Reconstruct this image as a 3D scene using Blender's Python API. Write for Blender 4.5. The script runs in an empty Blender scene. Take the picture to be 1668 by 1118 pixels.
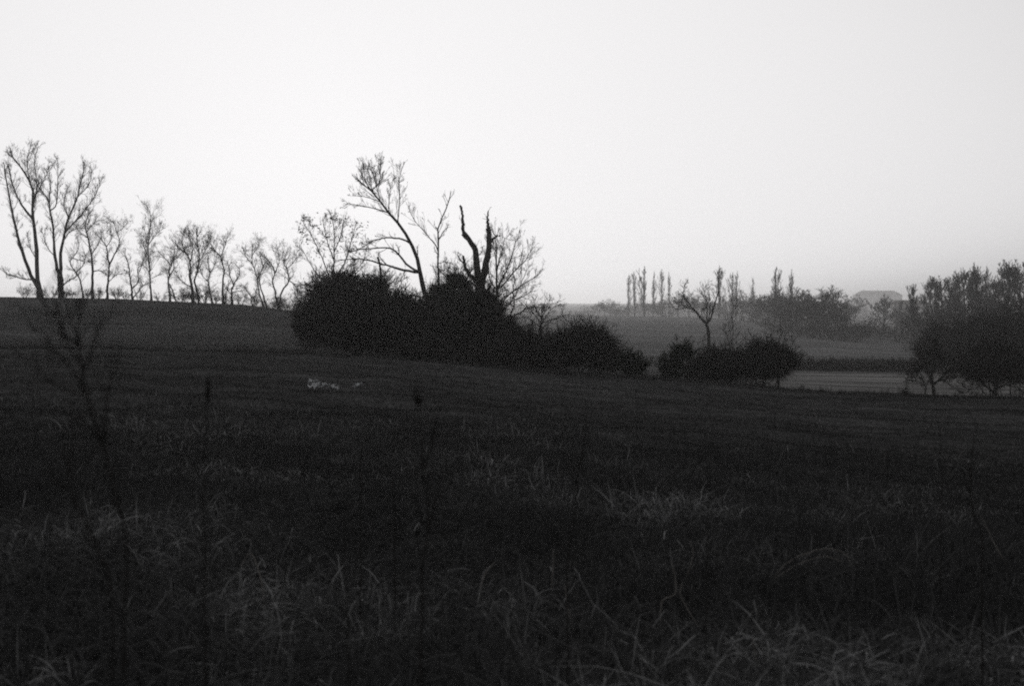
import bpy, math, random
import numpy as np
from mathutils import Vector

# ------------------------------------------------------------------ basics
sc = bpy.context.scene
COL = sc.collection
LENS = 45.0
F = LENS / 36.0 * 1668.0          # focal length in photograph pixels
CX, HY = 834.0, 500.0             # centre column, row of the level horizon
ZC = 1.7                          # eye height
RNG = random.Random(7)
NP = np.random.default_rng(7)


def pchip(ys, Z, y):
    """monotone cubic through rows ys (k) with values Z (k,n), evaluated at y (n)"""
    k = len(ys)
    h = np.diff(ys)[:, None]
    dlt = np.diff(Z, axis=0) / h
    m = np.zeros_like(Z)
    a, b = dlt[:-1], dlt[1:]
    w1 = 2 * h[1:] + h[:-1]
    w2 = h[1:] + 2 * h[:-1]
    ok = a * b > 0
    with np.errstate(divide='ignore', invalid='ignore'):
        hm = (w1 + w2) / (w1 / a + w2 / b)
    m[1:-1] = np.where(ok, hm, 0)
    m[0], m[-1] = dlt[0], dlt[-1]
    i = np.clip(np.searchsorted(ys, y) - 1, 0, k - 2)
    n = np.arange(len(y))
    hh = h[i, 0]
    t = np.clip((y - ys[i]) / hh, 0, 1)
    z0, z1, m0, m1 = Z[i, n], Z[i + 1, n], m[i, n], m[i + 1, n]
    t2, t3 = t * t, t * t * t
    return (2*t3 - 3*t2 + 1)*z0 + (t3 - 2*t2 + t)*hh*m0 + (-2*t3 + 3*t2)*z1 + (t3 - t2)*hh*m1


def vnoise(x, y, seed=0):
    xi, yi = np.floor(x).astype(np.int64), np.floor(y).astype(np.int64)
    xf, yf = x - xi, y - yi
    def hsh(a, b):
        v = (a * 374761393 + b * 668265263 + seed * 1274126177) & 0x7fffffff
        v = ((v ^ (v >> 13)) * 1274126177) & 0x7fffffff
        return ((v ^ (v >> 16)) & 0xffff) / 65535.0
    u, v = xf*xf*(3 - 2*xf), yf*yf*(3 - 2*yf)
    return (hsh(xi, yi)*(1-u) + hsh(xi+1, yi)*u)*(1-v) + (hsh(xi, yi+1)*(1-u) + hsh(xi+1, yi+1)*u)*v


# terrain: rows of ground heights at set distances (written as the slope at which they are seen)
COLS = np.array([-400, 0, 200, 400, 500, 600, 834, 1000, 1150, 1300, 1500, 1668, 2100], float)
ROWS = [
    (48,  [562, 566, 568, 572, 576, 582, 599, 612, 624, 636, 645, 650, 660]),
    (57,  [584, 587, 589, 594, 597, 603, 621, 634, 647, 657, 667, 671, 684]),
    (70,  [560, 563, 566, 570, 578, 590, 612, 628, 640, 643, 651, 655, 665]),
    (90,  [532, 535, 537, 543, 553, 566, 590, 606, 620, 628, 636, 640, 646]),
    (130, [482, 484, 487, 497, 510, 528, 560, 580, 594, 602, 605, 607, 612]),
    (170, [494, 496, 499, 512, 522, 534, 555, 566, 572, 579, 584, 588, 594]),
    (240, [501, 503, 505, 514, 520, 527, 538, 545, 549, 557, 568, 575, 580]),
    (350, [504, 505, 507, 512, 515, 519, 525, 528, 530, 541, 556, 563, 570]),
    (600, [504, 505, 506, 508, 509, 511, 513, 515, 518, 528, 538, 545, 550]),
    (760, [506, 507, 508, 510, 511, 513, 516, 518, 521, 529, 536, 540, 545]),
    (1500, [499, 499, 499, 500, 500, 501, 502, 503, 504, 508, 510, 512, 514]),
    (3600, [492, 493, 493, 494, 494, 495, 494, 495, 493, 494, 494, 495, 495]),
]
NEAR = [(-70, [0.0]*13), (2, [0.0]*13),
        (8,  [.12, .1, .08, .05, .03, 0, 0, -.02, -.05, -.1, -.15, -.2, -.25]),
        (16, [.25, .2, .16, .1, .06, 0, -.08, -.14, -.22, -.32, -.44, -.5, -.6]),
        (28, [.35, .28, .24, .15, .08, 0, -.3, -.48, -.65, -.85, -1.0, -1.08, -1.2])]
RY = np.array([r[0] for r in NEAR] + [r[0] for r in ROWS], float)
RZ = np.array([r[1] for r in NEAR] + [[ZC - (p - HY)/F*r[0] for p in r[1]] for r in ROWS], float)


def height(x, y):
    x = np.atleast_1d(np.asarray(x, float)); y = np.atleast_1d(np.asarray(y, float))
    px = CX + F * x / np.maximum(y, 12.0)
    Z = np.array([np.interp(px, COLS, r) for r in RZ])
    z = pchip(RY, Z, np.clip(y, -70, 3600))
    near = np.clip((70 - y) / 40, 0, 1)
    z = z + near * (0.10*(vnoise(x*.45, y*.45, 1) - .5) + 0.16*(vnoise(x*.16, y*.16, 2) - .5) * np.clip((y-4)/10, 0, 1))
    z = z + np.clip((48 - y)/6, 0, 1)*0.13*(vnoise(x*1.0, y*.8, 5) - .5)*np.clip((y-3)/4, 0, 1)
    z = z + 0.12 * (vnoise(x*.09, y*.12, 3) - .5) * np.clip((y-40)/20, 0, 1)
    return z


def hz(x, y):
    return float(height(x, y)[0])


def W(px, py, Y):
    return np.array([(px - CX)/F*Y, Y, ZC - (py - HY)/F*Y])


def ground_at(px, Y):
    x = (px - CX)/F*Y
    return np.array([x, Y, hz(x, Y)])


# ------------------------------------------------------------------ materials
def new_mat(name, rough=0.9):
    m = bpy.data.materials.new(name); m.use_nodes = True
    nt = m.node_tree
    b = nt.nodes['Principled BSDF']
    b.inputs['Roughness'].default_value = rough
    b.inputs['Specular IOR Level'].default_value = 0.0
    return m, nt, b


def noise_mat(name, c0, c1, scale, rough=0.92, detail=6, coord='Object', stretch=(1, 1, 1), bump=0.0, bscale=None, lo=.3, hi=.7):
    m, nt, b = new_mat(name, rough)
    tc = nt.nodes.new('ShaderNodeTexCoord')
    mp = nt.nodes.new('ShaderNodeMapping'); mp.inputs['Scale'].default_value = stretch
    nz = nt.nodes.new('ShaderNodeTexNoise'); nz.inputs['Scale'].default_value = scale
    nz.inputs['Detail'].default_value = detail; nz.inputs['Roughness'].default_value = .65
    cr = nt.nodes.new('ShaderNodeValToRGB')
    cr.color_ramp.elements[0].position = lo; cr.color_ramp.elements[1].position = hi
    cr.color_ramp.elements[0].color = (*c0, 1); cr.color_ramp.elements[1].color = (*c1, 1)
    L = nt.links
    L.new(tc.outputs[coord], mp.inputs[0]); L.new(mp.outputs[0], nz.inputs['Vector'])
    L.new(nz.outputs['Fac'], cr.inputs[0]); L.new(cr.outputs[0], b.inputs['Base Color'])
    if bump:
        n2 = nt.nodes.new('ShaderNodeTexNoise'); n2.inputs['Scale'].default_value = bscale or scale*3
        n2.inputs['Detail'].default_value = 5
        bp = nt.nodes.new('ShaderNodeBump'); bp.inputs['Strength'].default_value = bump
        bp.inputs['Distance'].default_value = .05
        L.new(mp.outputs[0], n2.inputs['Vector']); L.new(n2.outputs['Fac'], bp.inputs['Height'])
        L.new(bp.outputs[0], b.inputs['Normal'])
    return m


def g(v, warm=0.0):
    return (v*(1+warm), v, v*(1-warm))


M = {}
M['bark'] = noise_mat('bark', g(.030, .04), g(.062, .04), 6, stretch=(1, 1, .25), bump=.6, bscale=14)
M['twig'] = noise_mat('twig_bark', g(.032, .05), g(.06, .05), 3)
M['pale_twig'] = noise_mat('pale_twig_bark', g(.05, .05), g(.09, .05), 3)
M['leaf'] = noise_mat('evergreen_leaf', (.022, .027, .021), (.042, .05, .038), 1.5)
M['dry_leaf'] = noise_mat('dry_leaf', g(.035, .08), g(.07, .08), 1.5)
M['weed'] = noise_mat('weed_stem', g(.02, .06), g(.04, .06), 8)
M['straw'] = noise_mat('pale_straw', g(.2, .05), g(.34, .05), 12)
M['litter'] = noise_mat('white_plastic', g(.62, -.03), g(.8, -.03), 8, rough=.5)
M['wall'] = noise_mat('plastered_wall', g(.55, .02), g(.68, .02), .6)
M['roof'] = noise_mat('roof_tile', g(.24, .05), g(.34, .05), 1.2, stretch=(1, 1, 3))
M['glass'], _nt, _b = new_mat('window_glass', .15); _b.inputs['Base Color'].default_value = (.02, .022, .025, 1); _b.inputs['Specular IOR Level'].default_value = .5
M['chim'] = noise_mat('chimney_brick', g(.12, .08), g(.18, .08), 3)


def ground_material():
    m, nt, b = new_mat('winter_field', .97)
    L = nt.links; N = nt.nodes.new
    tc = N('ShaderNodeTexCoord')
    def noise(scale, stretch, detail=5):
        mp = N('ShaderNodeMapping'); mp.inputs['Scale'].default_value = stretch
        mp.inputs['Rotation'].default_value = (0, 0, math.radians(-4))
        nz = N('ShaderNodeTexNoise'); nz.inputs['Scale'].default_value = scale
        nz.inputs['Detail'].default_value = detail; nz.inputs['Roughness'].default_value = .7
        L.new(tc.outputs['Object'], mp.inputs[0]); L.new(mp.outputs[0], nz.inputs['Vector'])
        return nz.outputs['Fac']
    fine = noise(3.0, (1, 1, 1))
    drill = noise(.8, (.12, 1, 1), 6)
    patch = noise(.08, (.4, 1, 1), 4)
    def ramp(f, lo, hi, a, c):
        cr = N('ShaderNodeValToRGB')
        cr.color_ramp.elements[0].position = lo; cr.color_ramp.elements[1].position = hi
        cr.color_ramp.elements[0].color = (*a, 1); cr.color_ramp.elements[1].color = (*c, 1)
        L.new(f, cr.inputs[0]); return cr.outputs[0]
    def mult(a, c):
        mx = N('ShaderNodeMix'); mx.data_type = 'RGBA'; mx.blend_type = 'MULTIPLY'
        mx.inputs['Factor'].default_value = 1
        L.new(a, mx.inputs['A']); L.new(c, mx.inputs['B']); return mx.outputs['Result']
    c = ramp(fine, .3, .72, (.055, .056, .056), (.135, .135, .137))
    c = mult(c, ramp(drill, .34, .66, g(.42), g(1.45)))
    c = mult(c, ramp(patch, .35, .65, g(.62), g(1.25)))
    # the ground colour is raised from just beyond the near crest
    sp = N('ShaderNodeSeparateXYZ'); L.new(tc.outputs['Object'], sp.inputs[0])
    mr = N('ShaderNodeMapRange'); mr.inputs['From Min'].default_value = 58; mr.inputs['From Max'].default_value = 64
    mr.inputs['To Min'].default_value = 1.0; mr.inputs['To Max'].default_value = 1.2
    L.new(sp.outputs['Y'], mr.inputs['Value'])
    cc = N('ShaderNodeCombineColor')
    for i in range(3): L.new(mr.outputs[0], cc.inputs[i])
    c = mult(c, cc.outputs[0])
    m2 = N('ShaderNodeMapRange'); m2.inputs['From Min'].default_value = 138; m2.inputs['From Max'].default_value = 150  # far ground lightened again in its colour, making up for thin haze
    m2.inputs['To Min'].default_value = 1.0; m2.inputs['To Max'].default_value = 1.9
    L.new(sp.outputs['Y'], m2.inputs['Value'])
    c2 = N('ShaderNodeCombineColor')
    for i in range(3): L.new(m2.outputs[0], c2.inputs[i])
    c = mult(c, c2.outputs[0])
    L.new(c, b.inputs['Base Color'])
    bp = N('ShaderNodeBump'); bp.inputs['Strength'].default_value = .8; bp.inputs['Distance'].default_value = .12
    L.new(drill, bp.inputs['Height']); L.new(bp.outputs[0], b.inputs['Normal'])
    return m


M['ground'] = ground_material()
M['pale_field'] = noise_mat('pale_stubble', g(.07, .01), g(.40, .01), .55, stretch=(.1, 1, 1), bump=.6, bscale=2, lo=.38, hi=.64)


def grass_material(name, dark, pale):
    m, nt, b = new_mat(name, .85)
    at = nt.nodes.new('ShaderNodeAttribute'); at.attribute_name = 'tone'
    cr = nt.nodes.new('ShaderNodeValToRGB')
    e = cr.color_ramp.elements
    e[0].position = 0; e[0].color = (*dark, 1); e[1].position = 1; e[1].color = (*pale, 1)
    k = e.new(.8); k.color = (*[d*.65 + p*.22 for d, p in zip(dark, pale)], 1)
    nt.links.new(at.outputs['Fac'], cr.inputs[0]); nt.links.new(cr.outputs[0], b.inputs['Base Color'])
    return m


M['grass'] = grass_material('dead_grass', g(.055, -.01), g(.52, -.01))
M['short_grass'] = grass_material('short_field_grass', g(.045, .0), g(.32, .01))
M['crop_grass'] = grass_material('ridge_field_grass', g(.05, .01), g(.2, .02))

# ------------------------------------------------------------------ mesh helpers


def np_mesh(name, V, Fq, mat, parent=None, loc=None, smooth=False, attr=None):
    """V (n,3) WORLD coordinates; Fq (m,3|4) faces (or a list of such arrays)"""
    me = bpy.data.meshes.new(name)
    fl = Fq if isinstance(Fq, list) else [Fq]
    fl = [f for f in fl if len(f)]
    o0 = np.zeros(3) if loc is None else np.asarray(loc)
    V = np.asarray(V, np.float32) - o0.astype(np.float32)
    loops = np.concatenate([f.reshape(-1) for f in fl]).astype(np.int32)
    sizes = np.concatenate([np.full(len(f), f.shape[1]) for f in fl])
    starts = np.concatenate([[0], np.cumsum(sizes)[:-1]]).astype(np.int32)
    me.vertices.add(len(V)); me.vertices.foreach_set('co', V.reshape(-1))
    me.loops.add(len(loops)); me.loops.foreach_set('vertex_index', loops)
    me.polygons.add(len(starts)); me.polygons.foreach_set('loop_start', starts)
    if smooth:
        me.polygons.foreach_set('use_smooth', np.ones(len(starts), bool))
    if attr is not None:
        a = me.attributes.new('tone', 'FLOAT', 'POINT'); a.data.foreach_set('value', np.asarray(attr, np.float32))
    me.update(calc_edges=True); me.validate()
    me.materials.append(mat)
    o = bpy.data.objects.new(name, me); COL.objects.link(o)
    if parent is not None:
        o.parent = parent
    return o


def tag(o, label, cat, group=None):
    o['label'] = label; o['category'] = cat
    if group: o['group'] = group
    return o


def thing(name, loc, label, cat, group=None):
    o = bpy.data.objects.new(name, None); COL.objects.link(o)
    o.location = [float(v) for v in loc]; o.empty_display_size = .3
    return tag(o, label, cat, group)


class Geo:
    """collects tubes and ribbons, builds ONE mesh"""
    def __init__(self):
        self.V = []; self.F = []; self.n = 0

    def add(self, V, Fs):
        self.V.append(V)
        for f in (Fs if isinstance(Fs, list) else [Fs]):
            self.F.append(f + self.n)
        self.n += len(V)

    def tubes(self, P, R, sides=3):
        P = np.asarray(P, float); R = np.asarray(R, float)
        n, K, _ = P.shape
        T = np.gradient(P, axis=1)
        T /= np.linalg.norm(T, axis=2, keepdims=True) + 1e-9
        ref = np.array([.31, .87, .23]); ref /= np.linalg.norm(ref)
        A = np.cross(T, ref); ln = np.linalg.norm(A, axis=2, keepdims=True)
        A = np.where(ln < .05, np.array([1., 0, 0]), A/(ln + 1e-9))
        B = np.cross(T, A)
        ang = np.arange(sides)*2*math.pi/sides
        ring = (A[:, :, None, :]*np.cos(ang)[None, None, :, None] + B[:, :, None, :]*np.sin(ang)[None, None, :, None])
        V = (P[:, :, None, :] + ring*R[:, :, None, None]).reshape(-1, 3)
        idx = np.arange(n*K*sides).reshape(n, K, sides)
        a = idx[:, :-1, :]; b = np.roll(idx, -1, 2)[:, :-1, :]
        c = np.roll(idx, -1, 2)[:, 1:, :]; d = idx[:, 1:, :]
        Fq = np.stack([a, b, c, d], -1).reshape(-1, 4)
        self.add(V, Fq)

    def caps(self, P, R, sides=6):
        pass

    def ribbons(self, P, Wd, side):
        """P (n,K,3), Wd (n,K), side (n,3) unit vectors"""
        n, K, _ = P.shape
        s = side[:, None, :]*Wd[:, :, None]*.5
        V = np.stack([P - s, P + s], 2).reshape(-1, 3)
        idx = np.arange(n*K*2).reshape(n, K, 2)
        Fq = np.stack([idx[:, :-1, 0], idx[:, :-1, 1], idx[:, 1:, 1], idx[:, 1:, 0]], -1).reshape(-1, 4)
        self.add(V, Fq)

    def build(self, name, mat, parent=None, smooth=False):
        loc = np.array(parent.location) if parent is not None else None
        return np_mesh(name, np.concatenate(self.V), np.concatenate(self.F) if len({f.shape[1] for f in self.F}) == 1 else self.F,
                       mat, parent, loc, smooth)


def resample(pts, k):
    """Catmull-Rom through pts, k samples evenly by length"""
    P = np.asarray(pts, float)
    if len(P) == 2:
        P = np.array([P[0], P[0]*.5 + P[1]*.5, P[1]])
    Q = np.concatenate([[2*P[0]-P[1]], P, [2*P[-1]-P[-2]]])
    out = []
    for i in range(1, len(Q)-2):
        for t in np.linspace(0, 1, 12, endpoint=False):
            a, b, c, d = Q[i-1], Q[i], Q[i+1], Q[i+2]
            out.append(.5*((2*b) + (c-a)*t + (2*a-5*b+4*c-d)*t*t + (-a+3*b-3*c+d)*t**3))
    out.append(P[-1]); out = np.array(out)
    s = np.concatenate([[0], np.cumsum(np.linalg.norm(np.diff(out, axis=0), axis=1))])
    u = np.linspace(0, s[-1], k)
    return np.stack([np.interp(u, s, out[:, j]) for j in range(out.shape[1])], 1), s[-1]


def unit(v):
    return v/(np.linalg.norm(v) + 1e-9)


def rvec(rng):
    while True:
        v = np.array([rng.uniform(-1, 1), rng.uniform(-1, 1), rng.uniform(-1, 1)])
        l = math.sqrt(v @ v)
        if .05 < l < 1: return v/l


def grow(out, p, d, L, r, lev, rng, P):
    """a twig of 5 points with children; P: wob, up, nch, ang, ratio, rmin"""
    pts = [p]; q = p
    n = 4
    for i in range(n):
        d = unit(d + rvec(rng)*P['wob'] + np.array([0, 0, P['up']]))
        q = q + d*(L/n); pts.append(q)
    r1 = max(r*.35, P['rmin'])
    out.append((np.array(pts), r, r1))
    if lev < len(P['nch']):
        nc = P['nch'][lev]
        nc = int(nc) + (rng.random() < nc - int(nc))
        for _ in range(nc):
            t = rng.uniform(.2, 1.0)
            f = t*n; i = min(int(f), n-1)
            b = pts[i]*(1-(f-i)) + pts[i+1]*(f-i)
            ax = unit(pts[i+1]-pts[i])
            perp = unit(np.cross(ax, rvec(rng)))
            a = math.radians(rng.gauss(P['ang'], P['ang']*.3))
            cd = ax*math.cos(a) + perp*math.sin(a)
            grow(out, b, cd, L*P['ratio']*rng.uniform(.6, 1.2)*(1-.35*t), max((r*(1-t)+r1*t)*.65, P['rmin']), lev+1, rng, P)


def twigs_to(geo, out, sides=3):
    if not out: return
    P = np.array([o[0] for o in out])
    R = np.array([np.linspace(o[1], o[2], 5) for o in out])
    geo.tubes(P, R, sides)


def guided(name, label, cat, Y, limbs, P, group=None, mat='twig', seed=0, K=16, side=1.0):
    """a bare tree whose main limbs are given as polylines seen from the camera and set at distance Y with real depth.
    limb: dict(p=[(px,py)..], w=(w0,w1) widths, par=index|None, tw=number of twigs, tl=twig length m, t0=where twigs start)"""
    rng = random.Random(seed*31+5)
    paths = []
    ppm = F/Y
    stems = []; owner = []; crown_out = []
    for li, lb in enumerate(limbs):
        pp = [tuple(q) for q in lb['p']]
        if lb.get('par') is None:
            gx, gy, gz = ground_at(pp[0][0], Y)
            gpy = HY + (ZC-gz)*F/Y
            if gpy > pp[0][1] + 1: pp.insert(0, (pp[0][0], gpy + 3))
            else: pp[0] = (pp[0][0], gpy + 3)
            y0 = Y if li == 0 else Y + rng.uniform(-.3, .3)
        else:
            pw = paths[lb['par']]
            ppx = CX + F*pw[:, 0]/pw[:, 1]; ppy = HY + (ZC - pw[:, 2])*F/pw[:, 1]
            j = int(np.argmin((ppx-pp[0][0])**2 + (ppy-pp[0][1])**2))
            y0 = pw[j, 1]; pp[0] = (ppx[j], ppy[j])
        A, Lpx = resample(pp, K)
        Lm = Lpx/ppm
        drift = lb.get('dz', rng.uniform(-.45, .45)) * Lm
        if lb.get('par') is None: drift *= .25
        t = np.linspace(0, 1, K)
        wob = np.cumsum([rng.gauss(0, .018*Lm) for _ in range(K)]); wob -= wob[0]
        yy = y0 + drift*t + wob*.5
        w = np.array([(A[i, 0]-CX)/F*yy[i] for i in range(K)])
        z = ZC - (A[:, 1]-HY)/F*yy
        path = np.stack([w, yy, z], 1)
        jit = np.array([[rng.gauss(0, 1), 0, rng.gauss(0, 1)] for _ in range(K)])*(min(.10*lb['w'][0], .45)/ppm)
        jit[0] = 0
        path = path + jit
        paths.append(path)
        r = (lb['w'][0]*(1-t**.8) + lb['w'][1]*t**.8)*.5/ppm
        r = r*(1 + np.array([rng.uniform(-.1, .1) for _ in range(K)]))
        if lb.get('par') is None and li == 0: r[0] *= 1.5; r[1] *= 1.15
        if lb.get('par') is None:
            stems.append(Geo()); owner.append(len(stems)-1)
        else:
            owner.append(owner[lb['par']])
        stems[owner[-1]].tubes(path[None], r[None], 7)
        # twigs
        n = lb.get('tw', 8); t0 = lb.get('t0', .25)
        for k in range(n):
            tt = t0 + (1-t0)*((k+rng.random())/max(n, 1))
            f = tt*(K-1); i = min(int(f), K-2)
            b = path[i]*(1-(f-i)) + path[i+1]*(f-i)
            ax = unit(path[i+1]-path[i])
            perp = unit(np.cross(ax, rvec(rng)))
            a = math.radians(rng.gauss(P['ang'], 12))
            cd = ax*math.cos(a) + perp*math.sin(a)
            rb = r[i]
            grow(crown_out, b, cd, lb.get('tl', 1.2)*rng.uniform(.5, 1.25), max(min(rb*.5, P.get('r0', .03)), P['rmin']), 0, rng, P)
        # leader continues
        if lb.get('lead', True):
            for _ in range(2):
                grow(crown_out, path[-1], unit(path[-1]-path[-2] + rvec(rng)*.3), lb.get('tl', 1.2)*.6, max(r[-1], P['rmin']), 0, rng, P)
    root = thing(name, ground_at(limbs[0]['p'][0][0], Y), label, cat, group)
    for sg in stems: sg.build('trunk', M['bark'], root, True)
    if crown_out:
        cg = Geo(); twigs_to(cg, crown_out); cg.build('crown', M[mat], root)
    return root


# ------------------------------------------------------------------ generic trees grown in local space
def tree_geo(H, kind, seed):
    """returns (trunk Geo, crown Geo) around the origin, height H"""
    rng = random.Random(seed)
    tg, cg = Geo(), Geo(); out = []
    up = np.array([0, 0, 1.])
    if kind == 'poplar':
        K = 12
        t = np.linspace(0, 1, K)
        pth = np.stack([np.cumsum([rng.gauss(0, .004*H) for _ in range(K)]), np.cumsum([rng.gauss(0, .004*H) for _ in range(K)]), t*H*.97], 1)
        pth[0, :2] = 0
        R = .016*H*(1-t)**.8 + .02
        tg.tubes(pth[None], R[None], 7)
        P = dict(wob=.12, up=.2, nch=[5, 3.5], ang=22, ratio=.52, rmin=.013)
        nb = 78
        side = rng.uniform(0, 6.28); gap = rng.uniform(.3, .8)
        for k in range(nb):
            tt = .06 + .92*k/nb + rng.uniform(0, .01)
            f = tt*(K-1); i = min(int(f), K-2)
            b = pth[i]*(1-(f-i)) + pth[i+1]*(f-i)
            az = rng.uniform(0, 6.28); a = math.radians(rng.uniform(18, 38))
            d = np.array([math.cos(az)*math.sin(a), math.sin(az)*math.sin(a), math.cos(a)])
            if abs(tt-gap) < .05 and rng.random() < .7: continue
            Lb = (1+.35*math.cos(az-side))*H*(.04 + .17*math.sin(math.pi*min(1, (tt*.9+.16)))**.8)*rng.uniform(.6, 1.15)*(1 if tt < .8 else .6)
            grow(out, b, d, Lb, max(.003*H*(1-tt), .015), 0, rng, P)
    elif kind == 'round':
        K = 8; t = np.linspace(0, 1, K)
        hb = H*rng.uniform(.2, .3)
        pth = np.stack([np.cumsum([rng.gauss(0, .01*H) for _ in range(K)]), np.cumsum([rng.gauss(0, .01*H) for _ in range(K)]), t*hb], 1); pth[0, :2] = 0
        R = H*(.024 - .009*t)
        tg.tubes(pth[None], R[None], 7)
        P = dict(wob=.16, up=.07, nch=[8, 6, 4], ang=42, ratio=.57, rmin=.028)
        limbs = []
        n = 7
        for k in range(n):
            az = k*6.283/n + rng.uniform(-.4, .4); a = math.radians(rng.uniform(12, 58) if k else 5)
            d = np.array([math.cos(az)*math.sin(a), math.sin(az)*math.sin(a), math.cos(a)])
            grow(limbs, pth[-1] - up*rng.uniform(0, hb*.25), d, H*rng.uniform(.5, .68), H*.012, 0, rng, P)
        for o in limbs:
            out.append(o)
    elif kind == 'tall':
        # woodland tree: drawn-up crown, several steep limbs
        K = 10; t = np.linspace(0, 1, K)
        pth = np.stack([np.cumsum([rng.gauss(0, .009*H) for _ in range(K)]), np.cumsum([rng.gauss(0, .009*H) for _ in range(K)]), t*H*.8], 1); pth[0, :2] = 0
        R = H*(.018*(1-t)**.9 + .003)
        tg.tubes(pth[None], R[None], 7)
        P = dict(wob=.13, up=.16, nch=[8, 6, 4.2], ang=32, ratio=.6, rmin=.0125)
        nb = 20
        for k in range(nb):
            tt = .3 + .7*k/nb
            f = tt*(K-1); i = min(int(f), K-2)
            b = pth[i]*(1-(f-i)) + pth[i+1]*(f-i)
            az = rng.uniform(0, 6.28); a = math.radians(rng.uniform(25, 60)*(1.1-.5*tt))
            d = np.array([math.cos(az)*math.sin(a), math.sin(az)*math.sin(a), math.cos(a)])
            grow(out, b, d, H*rng.uniform(.2, .34)*(1.15-.5*tt), H*.006, 0, rng, P)
    elif kind == 'scrub':
        P = dict(wob=.2, up=.05, nch=[7, 5, 3], ang=40, ratio=.56, rmin=.014)
        st = []
        for k in range(9):
            az = rng.uniform(0, 6.28); a = math.radians(rng.uniform(3, 50))
            d = np.array([math.cos(az)*math.sin(a), math.sin(az)*math.sin(a), math.cos(a)])
            b = np.array([math.cos(az), math.sin(az), 0])*rng.uniform(0, .12)*H
            L = H*rng.uniform(.5, .85)
            pts = [b - up*.15]; q = b; dd = d
            for i in range(4):
                dd = unit(dd + rvec(rng)*.22 + up*.05); q = q + dd*L*.17; pts.append(q)
            tg.tubes(np.array(pts)[None], np.linspace(.011*H, .007*H, 5)[None], 5)
            grow(out, q, dd, L*.55, .007*H, 0, rng, P)
            for _ in range(3):
                j = rng.randint(1, 3)
                grow(out, pts[j], unit(dd + rvec(rng)*.7), L*.5, .005*H, 0, rng, P)
    twigs_to(cg, out)
    return tg, cg


PROTO = {}


def place_tree(kind, variant, name, label, cat, px, Y, py_top, group=None, mat='twig', wide=1.0, rot=None, tilt=0.0):
    """puts a copy of a grown tree at (px, Y) on the ground, as high as py_top"""
    key = (kind, variant, mat)
    base = ground_at(px, Y)
    H = (ZC - (py_top-HY)/F*Y) - base[2]
    rot = RNG.uniform(0, 6.28) if rot is None else rot
    if key not in PROTO:
        tg, cg = tree_geo(10.0, kind, 1000 + variant*17 + sum(map(ord, kind)))
        root = thing(name, (0, 0, 0), label, cat, group)
        tk = tg.build('trunk', M['bark'], root, True)
        ck = cg.build('crown', M[mat], root)
        top = max(v.co.z for v in ck.data.vertices)
        PROTO[key] = (root, top)
    else:
        src, top = PROTO[key]
        root = src.copy(); COL.objects.link(root)
        for ch in [c for c in bpy.data.objects if c.parent == src]:
            c = ch.copy(); COL.objects.link(c); c.parent = root
        root.name = name
        tag(root, label, cat)
        if group: root['group'] = group
        elif 'group' in root: del root['group']
    s = H/PROTO[key][1]
    root.location = [float(v) for v in base - np.array([0, 0, .1])]
    root.scale = (s*wide, s*wide, s)
    root.rotation_euler = (tilt, 0, rot)
    return root


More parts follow.
